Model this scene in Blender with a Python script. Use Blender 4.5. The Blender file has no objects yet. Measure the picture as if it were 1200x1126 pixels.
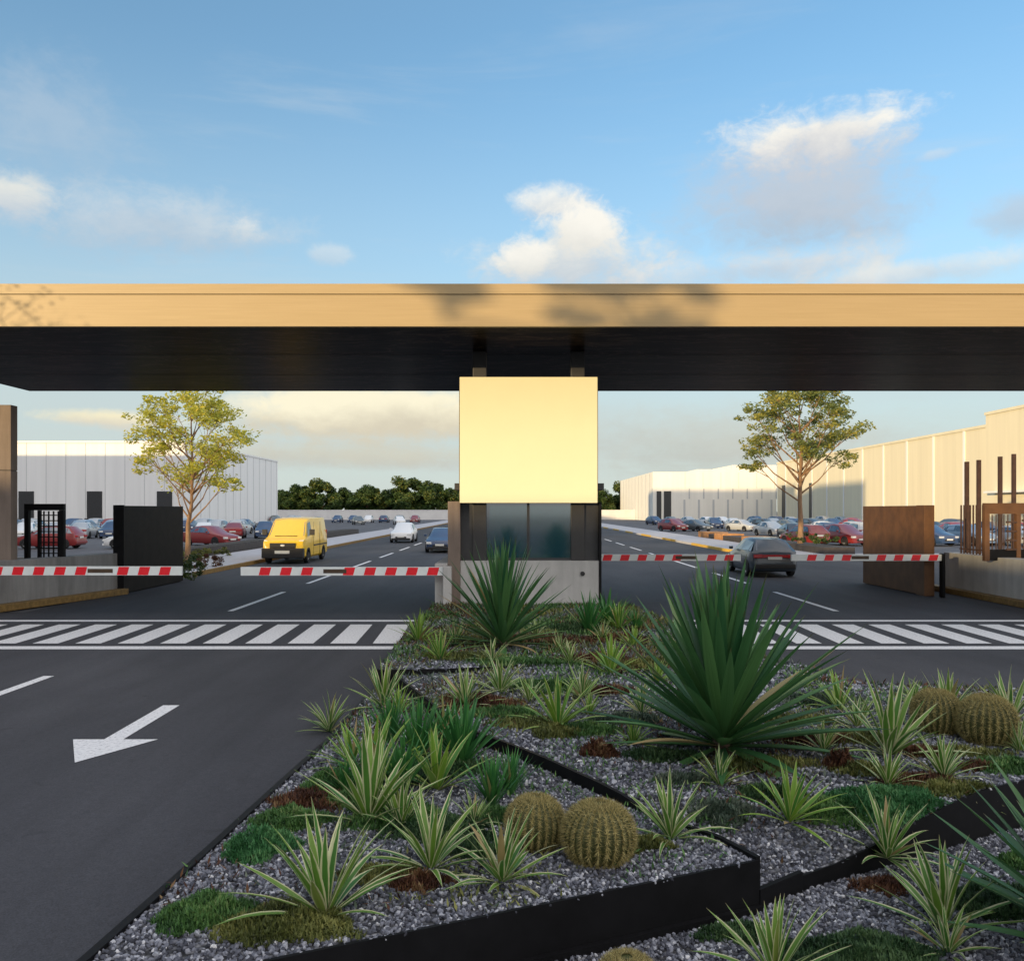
import bpy, bmesh, math, random
import numpy as np
from mathutils import Vector, Matrix
from mathutils.geometry import delaunay_2d_cdt

R = math.radians
PI = math.pi
rng = np.random.default_rng(7)
random.seed(7)
scene = bpy.context.scene
COL = scene.collection

# ------------------------------------------------------------------ camera constants
CAM_H = 2.5
FPX = 1000.0            # focal length in photo pixels (photo 1200 wide)
HX, HY = 600.0, 598.0   # vanishing point of the road in the photo

SUN_EL = R(6.0)
SUN_AZ = R(40.0)        # light travels towards +Y, turned this far to +X

# ================================================================== materials
MATS = {}

def nodes_of(name):
    m = bpy.data.materials.new(name)
    m.use_nodes = True
    nt = m.node_tree
    b = nt.nodes['Principled BSDF']
    MATS[name] = m
    return m, nt, b

def ramp(nt, fac, stops):
    r = nt.nodes.new('ShaderNodeValToRGB')
    e = r.color_ramp.elements
    while len(e) > 1:
        e.remove(e[-1])
    e[0].position = stops[0][0]; e[0].color = (*stops[0][1], 1)
    for p, c in stops[1:]:
        x = e.new(p); x.color = (*c, 1)
    nt.links.new(fac, r.inputs[0])
    return r.outputs[0]

def noise(nt, scale, detail=4, rough=.55, vec=None, dist=0.0):
    n = nt.nodes.new('ShaderNodeTexNoise')
    n.inputs['Scale'].default_value = scale
    n.inputs['Detail'].default_value = detail
    n.inputs['Roughness'].default_value = rough
    n.inputs['Distortion'].default_value = dist
    if vec is not None:
        nt.links.new(vec, n.inputs['Vector'])
    return n.outputs[0]

def mapping(nt, scale=(1, 1, 1), coord='Object', rot=(0, 0, 0)):
    t = nt.nodes.new('ShaderNodeTexCoord')
    m = nt.nodes.new('ShaderNodeMapping')
    m.inputs['Scale'].default_value = scale
    m.inputs['Rotation'].default_value = rot
    nt.links.new(t.outputs[coord], m.inputs['Vector'])
    return m.outputs[0]

def mixc(nt, fac, a, b, mode='MIX'):
    x = nt.nodes.new('ShaderNodeMix')
    x.data_type = 'RGBA'; x.blend_type = mode
    for i, v in ((0, fac), (6, a), (7, b)):
        if isinstance(v, (int, float)):
            x.inputs[i].default_value = v
        elif isinstance(v, tuple):
            x.inputs[i].default_value = (*v, 1)
        else:
            nt.links.new(v, x.inputs[i])
    return x.outputs[2]

def math_n(nt, op, a, b=None, clamp=False):
    x = nt.nodes.new('ShaderNodeMath'); x.operation = op; x.use_clamp = clamp
    for i, v in ((0, a), (1, b)):
        if v is None: continue
        if isinstance(v, (int, float)): x.inputs[i].default_value = v
        else: nt.links.new(v, x.inputs[i])
    return x.outputs[0]

def bump(nt, b, h, strength=.3, dist=.01):
    x = nt.nodes.new('ShaderNodeBump')
    x.inputs['Strength'].default_value = strength
    x.inputs['Distance'].default_value = dist
    nt.links.new(h, x.inputs['Height'])
    nt.links.new(x.outputs[0], b.inputs['Normal'])

def plain(name, col, rough=.5, metal=0.0, var=.12, scale=6.0, spec=.5, coat=0.0, bmp=0.0):
    """One colour with slight wear variation."""
    m, nt, b = nodes_of(name)
    v = mapping(nt)
    n = noise(nt, scale, 5, .6, v)
    lo = tuple(c*(1-var) for c in col); hi = tuple(min(1, c*(1+var)) for c in col)
    nt.links.new(ramp(nt, n, [(.3, lo), (.7, hi)]), b.inputs['Base Color'])
    b.inputs['Roughness'].default_value = rough
    b.inputs['Metallic'].default_value = metal
    b.inputs['Specular IOR Level'].default_value = spec
    b.inputs['Coat Weight'].default_value = coat
    if bmp:
        bump(nt, b, noise(nt, scale*12, 3, .6, v), bmp, .01)
    return m

def make_materials():
    # asphalt
    for name, lo, hi in (('asphalt', (.035, .036, .043), (.063, .064, .074)),
                         ('asphalt_lot', (.085, .087, .098), (.12, .122, .135))):
        m, nt, b = nodes_of(name)
        v = mapping(nt)
        big = noise(nt, .35, 5, .6, mapping(nt, (1, .35, 1)), .4)
        fine = noise(nt, 90, 3, .7, v)
        med = noise(nt, 14, 4, .7, v)
        c = ramp(nt, big, [(.32, lo), (.68, hi)])
        c = mixc(nt, .55, c, ramp(nt, fine, [(.3, (.35, .35, .35)), (.7, (1.45, 1.45, 1.45))]), 'MULTIPLY')
        c = mixc(nt, .35, c, ramp(nt, med, [(.35, (.75, .75, .75)), (.65, (1.15, 1.15, 1.15))]), 'MULTIPLY')
        # dark drips and tyre polish along the lanes
        vt = mapping(nt, (2.2, .05, 1)); tr = noise(nt, 1.0, 4, .6, vt)
        c = mixc(nt, .45, c, ramp(nt, tr, [(.35, (.80, .80, .80)), (.6, (1.1, 1.1, 1.1))]), 'MULTIPLY')
        sp_ = noise(nt, 2.1, 3, .5, v, 1.0)
        c = mixc(nt, .6, c, ramp(nt, sp_, [(.26, (.62, .62, .62)), (.34, (1, 1, 1))]), 'MULTIPLY')
        nt.links.new(c, b.inputs['Base Color'])
        b.inputs['Roughness'].default_value = .82
        b.inputs['Specular IOR Level'].default_value = .3
        bump(nt, b, fine, .35, .004)
    # painted road markings, slightly worn
    m, nt, b = nodes_of('road_paint')
    v = mapping(nt)
    n = noise(nt, 26, 6, .7, v)
    nt.links.new(ramp(nt, n, [(.33, (.24, .24, .26)), (.45, (.66, .66, .68)), (.7, (.80, .80, .80))]), b.inputs['Base Color'])
    b.inputs['Roughness'].default_value = .6
    plain('yellow_paint', (.62, .38, .05), .6, var=.25, scale=9)
    plain('worn_yellow_paint', (.22, .13, .035), .7, var=.35, scale=9)
    plain('kerb_concrete', (.46, .45, .46), .8, var=.15, scale=5, bmp=.2)
    plain('paving', (.40, .40, .43), .8, var=.12, scale=3, bmp=.2)
    # concrete with vertical streaks and shutter joints
    for name, c0, c1 in (('concrete', (.20, .195, .19), (.33, .32, .31)),
                         ('pale_concrete', (.40, .39, .375), (.52, .51, .49)),
                         ('light_concrete', (.48, .475, .46), (.64, .63, .61)),
                         ('brown_concrete', (.17, .13, .105), (.26, .205, .17))):
        m, nt, b = nodes_of(name)
        v = mapping(nt, (1, 1, .12))
        s = noise(nt, 3.2, 6, .65, v)
        v2 = mapping(nt)
        f = noise(nt, 45, 4, .7, v2)
        blot = noise(nt, 1.3, 4, .6, v2)
        c = ramp(nt, s, [(.3, c0), (.7, c1)])
        c = mixc(nt, .4, c, ramp(nt, blot, [(.35, (.72, .72, .72)), (.65, (1.1, 1.1, 1.1))]), 'MULTIPLY')
        c = mixc(nt, .25, c, ramp(nt, f, [(.3, (.7, .7, .7)), (.7, (1.2, 1.2, 1.2))]), 'MULTIPLY')
        nt.links.new(c, b.inputs['Base Color'])
        b.inputs['Roughness'].default_value = .85
        bump(nt, b, f, .25, .006)
    # fascia: brushed bronze coloured panels
    m, nt, b = nodes_of('bronze_fascia')
    v = mapping(nt, (.15, 1, 6))
    n = noise(nt, 4, 5, .6, v)
    nt.links.new(ramp(nt, n, [(.3, (.37, .265, .125)), (.7, (.415, .30, .15))]), b.inputs['Base Color'])
    b.inputs['Roughness'].default_value = .5
    # soffit: dark veined panels, semi gloss
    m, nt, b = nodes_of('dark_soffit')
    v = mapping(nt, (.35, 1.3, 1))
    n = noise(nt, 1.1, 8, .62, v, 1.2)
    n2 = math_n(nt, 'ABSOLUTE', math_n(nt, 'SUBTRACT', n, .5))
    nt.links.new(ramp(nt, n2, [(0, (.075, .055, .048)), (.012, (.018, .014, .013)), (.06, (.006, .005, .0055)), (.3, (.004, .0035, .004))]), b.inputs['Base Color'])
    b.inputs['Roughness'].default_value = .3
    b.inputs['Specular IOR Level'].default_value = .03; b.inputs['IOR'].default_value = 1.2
    plain('black_steel', (.0065, .0065, .0075), .55, var=.3, scale=5, spec=.16)
    plain('rust_black_steel', (.012, .009, .008), .6, var=.4, scale=3, spec=.16)
    plain('dark_frame', (.035, .035, .037), .45, var=.2, scale=5)
    plain('grey_column', (.032, .031, .031), .5, var=.15, scale=4)
    plain('cream_sign', (.77, .715, .49), .6, var=.015, scale=1.5, spec=.2)
    plain('rust_panel', (.115, .052, .019), .65, var=.3, scale=2.5, bmp=.1)
    plain('rust_post', (.06, .03, .02), .7, var=.35, scale=6)
    plain('terracotta', (.42, .20, .07), .8, var=.25, scale=3)
    plain('dark_planter', (.045, .038, .036), .8, var=.3, scale=3)
    plain('white_arm', (.74, .77, .76), .45, var=.04)
    plain('red_band', (.78, .010, .022), .45, var=.08)
    plain('brown_mark', (.06, .035, .018), .6, var=.3)
    plain('soil', (.035, .028, .022), .95, var=.35, scale=7, bmp=.4)
    # white warehouse cladding
    for name, c in (('white_cladding', (.85, .85, .84)), ('cream_cladding', (.86, .84, .77)), ('yellow_cladding', (.80, .73, .54)), ('shed_grey', (.5, .5, .5))):
        m, nt, b = nodes_of(name)
        v = mapping(nt, (1, 1, .05))
        n = noise(nt, .8, 5, .6, v)
        nt.links.new(ramp(nt, n, [(.3, tuple(x*.90 for x in c)), (.7, c)]), b.inputs['Base Color'])
        b.inputs['Roughness'].default_value = .6
    plain('cladding_joint', (.50, .51, .52), .7, var=.1)
    plain('dark_door', (.035, .036, .038), .5, var=.2)
    plain('white_wall', (.68, .67, .66), .8, var=.08, scale=.4)
    # glass seen from outside: dark and glossy
    m, nt, b = nodes_of('window_glass')
    b.inputs['Base Color'].default_value = (.012, .050, .075, 1)
    b.inputs['Roughness'].default_value = .06
    b.inputs['Specular IOR Level'].default_value = .9; b.inputs['IOR'].default_value = 2.1
    m, nt, b = nodes_of('car_glass')
    b.inputs['Base Color'].default_value = (.045, .075, .115, 1)
    b.inputs['Roughness'].default_value = .08
    b.inputs['Specular IOR Level'].default_value = 1.0; b.inputs['IOR'].default_value = 1.8
    plain('tyre', (.014, .014, .015), .85, var=.2)
    plain('rim_metal', (.45, .46, .48), .35, .7, var=.1)
    plain('black_plastic', (.017, .016, .017), .6, var=.2)
    plain('number_plate', (.72, .71, .66), .5, var=.05)
    plain('tail_lamp', (.42, .012, .015), .25, var=.1, coat=.6)
    plain('head_lamp', (.78, .78, .76), .15, var=.05, coat=.8)
    for name, c in (('paint_yellow', (.80, .50, .015)), ('paint_white', (.78, .78, .78)), ('paint_silver', (.42, .44, .46)),
                    ('paint_red', (.23, .022, .022)), ('paint_blue', (.025, .055, .13)), ('paint_black', (.016, .017, .019)),
                    ('paint_grey', (.10, .115, .12)), ('paint_paleblue', (.22, .32, .43)), ('paint_green_grey', (.045, .062, .080))):
        plain(name, c, .32, 0.0, var=.03, coat=.5)
    # bark
    m, nt, b = nodes_of('bark')
    v = mapping(nt, (1, 1, .25))
    n = noise(nt, 9, 6, .7, v)
    nt.links.new(ramp(nt, n, [(.3, (.15, .085, .045)), (.7, (.34, .21, .12))]), b.inputs['Base Color'])
    b.inputs['Roughness'].default_value = .9
    bump(nt, b, n, .5, .02)
    # leaves; 'rnd' is a per-leaf random number stored on the mesh
    def leafmat(name, stops, rough=.5, trans=.25):
        m, nt, b = nodes_of(name)
        a = nt.nodes.new('ShaderNodeAttribute'); a.attribute_name = 'rnd'
        c = ramp(nt, a.outputs['Fac'], stops)
        nt.links.new(c, b.inputs['Base Color'])
        b.inputs['Roughness'].default_value = rough
        b.inputs['Specular IOR Level'].default_value = .35
        if trans:
            t = nt.nodes.new('ShaderNodeBsdfTranslucent')
            nt.links.new(c, t.inputs['Color'])
            mx = nt.nodes.new('ShaderNodeMixShader'); mx.inputs[0].default_value = trans
            nt.links.new(b.outputs[0], mx.inputs[1]); nt.links.new(t.outputs[0], mx.inputs[2])
            nt.links.new(mx.outputs[0], nt.nodes['Material Output'].inputs['Surface'])
        return m, nt, b, a, c
    leafmat('leaf_yellow', [(0, (.30, .32, .05)), (.4, (.56, .52, .07)), (.7, (.40, .45, .09)), (1, (.70, .56, .08))], .55, .4)
    leafmat('leaf_green_yellow', [(0, (.10, .15, .05)), (.45, (.22, .26, .08)), (.75, (.34, .32, .06)), (1, (.52, .42, .07))], .55, .4)
    leafmat('leaf_olive', [(0, (.08, .10, .022)), (.5, (.17, .16, .028)), (1, (.30, .24, .03))], .55, .3)
    leafmat('leaf_dark', [(0, (.018, .042, .010)), (.5, (.040, .080, .018)), (.85, (.095, .125, .025)), (1, (.18, .17, .03))], .6, .15)
    leafmat('cover_green', [(0, (.024, .07, .018)), (.5, (.065, .155, .040)), (.9, (.115, .23, .060)), (1, (.20, .29, .10))], .6, .2)
    leafmat('cover_bright', [(0, (.02, .085, .024)), (.5, (.045, .17, .055)), (1, (.12, .27, .10))], .6, .2)
    leafmat('cover_olive', [(0, (.042, .055, .015)), (.5, (.12, .14, .035)), (1, (.24, .24, .07))], .6, .2)
    leafmat('cover_brown', [(0, (.035, .014, .009)), (.5, (.09, .035, .018)), (.85, (.15, .07, .03)), (1, (.22, .15, .07))], .7, .15)
    leafmat('cover_greygreen', [(0, (.035, .06, .04)), (.5, (.075, .11, .075)), (1, (.16, .19, .14))], .6, .2)
    leafmat('cover_dark', [(0, (.012, .036, .013)), (.5, (.032, .080, .027)), (1, (.085, .15, .055))], .6, .2)
    # gravel stones
    m, nt, b, a, c = leafmat('gravel_stone', [(0, (.022, .023, .031)), (.30, (.070, .074, .095)), (.6, (.19, .197, .235)), (.85, (.40, .41, .45)), (1, (.70, .69, .69))], .75, 0)
    m, nt, b = nodes_of('gravel_base')
    v = mapping(nt)
    vo = nt.nodes.new('ShaderNodeTexVoronoi'); vo.inputs['Scale'].default_value = 30
    nt.links.new(v, vo.inputs['Vector'])
    sx = nt.nodes.new('ShaderNodeSeparateColor'); nt.links.new(vo.outputs['Color'], sx.inputs[0])
    cc = ramp(nt, sx.outputs[0], [(0, (.035, .036, .042)), (.5, (.12, .12, .135)), (1, (.33, .33, .35))])
    cc = mixc(nt, 1.0, cc, ramp(nt, vo.outputs['Distance'], [(.15, (1, 1, 1)), (.7, (.15, .15, .15))]), 'MULTIPLY')
    nt.links.new(cc, b.inputs['Base Color'])
    b.inputs['Roughness'].default_value = .85
    bump(nt, b, vo.outputs['Distance'], -.8, .02)
    # long blades: u runs across the blade, v along it
    def blademat(name, inner, inner2, edge, w, tip):
        m, nt, b = nodes_of(name)
        uv = nt.nodes.new('ShaderNodeUVMap')
        s = nt.nodes.new('ShaderNodeSeparateXYZ'); nt.links.new(uv.outputs[0], s.inputs[0])
        a = nt.nodes.new('ShaderNodeAttribute'); a.attribute_name = 'rnd'
        d = math_n(nt, 'ABSOLUTE', math_n(nt, 'SUBTRACT', s.outputs[0], .5))
        vv = nt.nodes.new('ShaderNodeCombineXYZ')
        nt.links.new(math_n(nt, 'MULTIPLY', s.outputs[0], 14), vv.inputs[0])
        nt.links.new(math_n(nt, 'MULTIPLY', s.outputs[1], 1.2), vv.inputs[1])
        nt.links.new(math_n(nt, 'MULTIPLY', a.outputs['Fac'], 40), vv.inputs[2])
        st = noise(nt, 1.0, 3, .6, vv.outputs[0])
        ci = mixc(nt, a.outputs['Fac'], inner, inner2)
        ci = mixc(nt, .5, ci, ramp(nt, st, [(.3, (.6, .6, .6)), (.7, (1.35, 1.35, 1.35))]), 'MULTIPLY')
        if edge:
            # cream margin whose width changes from leaf to leaf
            wv = math_n(nt, 'SUBTRACT', math_n(nt, 'ADD', d, math_n(nt, 'MULTIPLY', math_n(nt, 'SUBTRACT', st, .5), .25)),
                        math_n(nt, 'ADD', w, math_n(nt, 'MULTIPLY', a.outputs['Fac'], .10)))
            f = math_n(nt, 'MULTIPLY', wv, 14, True)
            ci = mixc(nt, f, ci, edge)
        if tip:
            f = math_n(nt, 'MULTIPLY', math_n(nt, 'SUBTRACT', s.outputs[1], .93), 14, True)
            ci = mixc(nt, f, ci, tip)
        old = math_n(nt, 'MULTIPLY', math_n(nt, 'SUBTRACT', a.outputs['Fac'], .955), 30, True)
        ci = mixc(nt, old, ci, (.34, .25, .11))
        nt.links.new(ci, b.inputs['Base Color'])
        b.inputs['Roughness'].default_value = .42
        b.inputs['Specular IOR Level'].default_value = .4
        t = nt.nodes.new('ShaderNodeBsdfTranslucent'); nt.links.new(ci, t.inputs['Color'])
        mx = nt.nodes.new('ShaderNodeMixShader'); mx.inputs[0].default_value = .2
        nt.links.new(b.outputs[0], mx.inputs[1]); nt.links.new(t.outputs[0], mx.inputs[2])
        nt.links.new(mx.outputs[0], nt.nodes['Material Output'].inputs['Surface'])
    blademat('blade_yucca', (.022, .095, .036), (.105, .235, .075), None, 0, (.10, .07, .03))
    blademat('blade_variegated', (.045, .17, .030), (.17, .29, .040), (.58, .57, .33), .25, (.35, .28, .16))
    blademat('blade_lime', (.065, .22, .035), (.21, .35, .04), (.46, .50, .17), .30, (.3, .25, .1))
    blademat('blade_flax', (.030, .135, .036), (.075, .25, .058), None, 0, (.2, .16, .06))
    plain('cactus_skin', (.055, .065, .018), .6, var=.25, scale=12)
    leafmat('cactus_spine', [(0, (.14, .11, .035)), (.5, (.33, .27, .095)), (1, (.54, .46, .20))], .6, .1)
    plain('yucca_stem', (.07, .045, .028), .9, var=.4, scale=14)

make_materials()
M = MATS

# ================================================================== mesh helpers
class MB:
    """Collects faces; build() links them as one mesh object."""
    def __init__(self):
        self.v = []; self.f = []; self.m = []
    def add(self, vs, fs, mi=0):
        o = len(self.v)
        self.v += [tuple(p) for p in vs]
        for f in fs:
            self.f.append(tuple(i+o for i in f)); self.m.append(mi)
        return self
    def box(self, x0, x1, y0, y1, z0, z1, mi=0):
        vs = [(x0, y0, z0), (x1, y0, z0), (x1, y1, z0), (x0, y1, z0), (x0, y0, z1), (x1, y0, z1), (x1, y1, z1), (x0, y1, z1)]
        return self.add(vs, [(0, 3, 2, 1), (4, 5, 6, 7), (0, 1, 5, 4), (1, 2, 6, 5), (2, 3, 7, 6), (3, 0, 4, 7)], mi)
    def obox(self, a, b, w, z0, z1, mi=0, off=0.0):
        """Box along the plan line a-b, w wide."""
        d = Vector((b[0]-a[0], b[1]-a[1])); d.normalize()
        n = Vector((-d.y, d.x))
        p = [Vector(a)+n*(off-w/2), Vector(b)+n*(off-w/2), Vector(b)+n*(off+w/2), Vector(a)+n*(off+w/2)]
        vs = [(q.x, q.y, z0) for q in p]+[(q.x, q.y, z1) for q in p]
        return self.add(vs, [(0, 3, 2, 1), (4, 5, 6, 7), (0, 1, 5, 4), (1, 2, 6, 5), (2, 3, 7, 6), (3, 0, 4, 7)], mi)
    def tube(self, pts, rad, n=8, mi=0, cap=True):
        pts = [Vector(p) for p in pts]
        if not hasattr(rad, '__len__'): rad = [rad]*len(pts)
        vs = []; fs = []
        up = Vector((0, 0, 1))
        for i, p in enumerate(pts):
            d = (pts[min(i+1, len(pts)-1)]-pts[max(i-1, 0)]).normalized()
            a = d.cross(up if abs(d.z) < .95 else Vector((1, 0, 0))).normalized()
            b = d.cross(a)
            for k in range(n):
                t = 2*PI*k/n
                vs.append(p+(a*math.cos(t)+b*math.sin(t))*rad[i])
        for i in range(len(pts)-1):
            for k in range(n):
                k2 = (k+1) % n
                fs.append((i*n+k, i*n+k2, (i+1)*n+k2, (i+1)*n+k))
        if cap:
            fs.append(tuple(range(n))[::-1]); fs.append(tuple((len(pts)-1)*n+k for k in range(n)))
        return self.add(vs, fs, mi)
    def poly(self, pts, mi=0):
        return self.add(pts, [tuple(range(len(pts)))], mi)
    def build(self, name, mats, parent=None, smooth=False, bevel=0.0, loc=None, fixn=True):
        me = bpy.data.meshes.new(name)
        me.from_pydata(self.v, [], self.f)
        if not isinstance(mats, (list, tuple)): mats = [mats]
        for m in mats: me.materials.append(M[m] if isinstance(m, str) else m)
        me.polygons.foreach_set('material_index', self.m)
        if fixn or bevel:
            bm = bmesh.new(); bm.from_mesh(me)
            if fixn: bmesh.ops.recalc_face_normals(bm, faces=bm.faces)
            if bevel:
                es = [e for e in bm.edges if len(e.link_faces) == 2 and e.calc_face_angle(0) > R(40)]
                bmesh.ops.bevel(bm, geom=es, offset=bevel, segments=2, affect='EDGES', profile=.6, clamp_overlap=True)
            bm.to_mesh(me); bm.free()
        if smooth:
            me.polygons.foreach_set('use_smooth', [True]*len(me.polygons))
            me.set_sharp_from_angle(angle=R(38))
        me.update()
        return link(name, me, parent, loc)

def link(name, me, parent=None, loc=None):
    o = bpy.data.objects.new(name, me)
    COL.objects.link(o)
    if parent is not None: o.parent = parent
    if loc is not None: o.location = loc
    return o

def np_mesh(name, verts, faces, mats, parent=None, uv=None, rnd=None, smooth=True, loc=None, mat_idx=None):
    """Fast mesh from arrays; faces is (n,k). uv/rnd are per vertex."""
    me = bpy.data.meshes.new(name)
    nv, nf, k = len(verts), len(faces), faces.shape[1]
    me.vertices.add(nv); me.vertices.foreach_set('co', np.asarray(verts, np.float32).ravel())
    me.loops.add(nf*k); me.loops.foreach_set('vertex_index', faces.astype(np.int32).ravel())
    me.polygons.add(nf)
    me.polygons.foreach_set('loop_start', np.arange(0, nf*k, k, dtype=np.int32))
    me.polygons.foreach_set('loop_total', np.full(nf, k, np.int32))
    me.polygons.foreach_set('use_smooth', np.full(nf, smooth))
    if not isinstance(mats, (list, tuple)): mats = [mats]
    for m in mats: me.materials.append(M[m])
    if mat_idx is not None: me.polygons.foreach_set('material_index', mat_idx.astype(np.int32))
    if uv is not None:
        l = me.uv_layers.new(name='UVMap')
        l.data.foreach_set('uv', np.asarray(uv, np.float32)[faces.ravel()].ravel())
    if rnd is not None:
        a = me.attributes.new('rnd', 'FLOAT', 'POINT'); a.data.foreach_set('value', np.asarray(rnd, np.float32))
    me.update(calc_edges=True); me.validate()
    return link(name, me, parent, loc)

def tag(o, label, cat, group=None, kind=None):
    if label: o['label'] = label
    if cat: o['category'] = cat
    if group: o['group'] = group
    if kind: o['kind'] = kind
    return o

def thing(name, label, cat, loc=(0, 0, 0), rz=0.0, group=None):
    o = bpy.data.objects.new(name, None)
    o.empty_display_size = .3
    COL.objects.link(o)
    o.location = loc; o.rotation_euler = (0, 0, rz)
    return tag(o, label, cat, group)

def struct(o, kind='structure'):
    o['kind'] = kind
    return o

def dup_tree(o, parent=None):
    c = o.copy(); COL.objects.link(c)
    if parent is not None: c.parent = parent
    for ch in list(o.children): dup_tree(ch, c)
    return c

# ================================================================== terrain of the planted bed
W1A, W1B = (-2.13, 3.68), (1.52, 5.27)
TIP, UPT, UP2, UP3 = (1.87, 5.53), (4.01, 6.69), (8.0, 8.85), (9.6, 9.62)
B4 = [(1.52, 5.27), (1.36, 5.60), (1.13, 5.88), (.51, 6.80), (.29, 7.14), (-.365, 8.1), (-.75, 8.9), (-1.5, 10.95)]
LEFT = [(-2.2, 2.6), (-2.13, 3.68), (-2.05, 4.1), (-1.75, 8.4), (-1.72, 10.85), (-1.85, 16), (-1.88, 20.7)]
B5 = [(-1.72, 10.85), (-1.5, 10.95), (2.1, 11.9), (3.85, 11.9)]
RIGHT = [(9.6, 9.62), (6.1, 10.0), (4.35, 10.5), (3.85, 11.9), (2.95, 19), (2.9, 20.7)]

POLY = {
 'L': [W1A, W1B]+B4[1:]+[(-1.72, 10.85), (-1.75, 8.4), (-2.05, 4.1)],
 'R': [W1B, TIP, UPT, UP2, UP3, (6.1, 10.0), (4.35, 10.5), (3.85, 11.9), (2.1, 11.9)]+B4[::-1][:-1],
 'G': [(-1.72, 10.85), (-1.5, 10.95), (2.1, 11.9), (3.85, 11.9), (2.95, 19), (2.9, 20.7), (-1.88, 20.7), (-1.85, 16)],
 'F': [W1A, (-2.2, 2.6), (-2.0, 1.6), (12, 1.6), (12, 9.6), UP3, UP2, UPT, TIP, W1B],
}

def inside(p, poly):
    x, y = p; c = False
    n = len(poly)
    for i in range(n):
        x1, y1 = poly[i]; x2, y2 = poly[i-1]
        if (y1 > y) != (y2 > y) and x < (x2-x1)*(y-y1)/(y2-y1)+x1: c = not c
    return c

def inside_np(X, Y, poly):
    c = np.zeros(len(X), bool)
    n = len(poly)
    for i in range(n):
        x1, y1 = poly[i]; x2, y2 = poly[i-1]
        if y1 == y2: continue
        k = ((y1 > Y) != (y2 > Y)) & (X < (x2-x1)*(Y-y1)/(y2-y1)+x1)
        c ^= k
    return c

def zr(reg, x, y):
    x = np.asarray(x, float); y = np.asarray(y, float)
    und = .018*np.sin(x*2.3+1)*np.cos(y*1.7)
    if reg == 'L':
        d = np.maximum(0, (y-(4.6+.436*x))*.917)
        return .33-.012*d+und*np.minimum(1, d)
    if reg == 'R':
        t = np.clip((y-5.53)/.95, 0, 1); t = t*t*(3-2*t)
        return .12+.26*t+und*t
    if reg == 'G':
        a = .47-.022*(x+1.5)
        return .2+(a-.2)*np.clip((21-y)/10.7, 0, 1)+und*.6
    return .03+und*.4+0*x

def region(x, y):
    for r in 'LRGF':
        if inside((x, y), POLY[r]): return r
    return None

def ground_z(x, y):
    r = region(x, y)
    return float(zr(r, x, y)) if r else 0.0

def at(px, py, z=None):
    """World point on the ground seen at a photo pixel (solves for the bed's height)."""
    if z is not None:
        D = FPX*(CAM_H-z)/(py-HY); return Vector(((px-HX)*D/FPX, D, z))
    zz = .3
    for _ in range(25):
        D = FPX*(CAM_H-zz)/(py-HY); x = (px-HX)*D/FPX
        zz = .6*zz+.4*ground_z(x, D)
    D = FPX*(CAM_H-zz)/(py-HY)
    return Vector(((px-HX)*D/FPX, D, zz))

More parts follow.
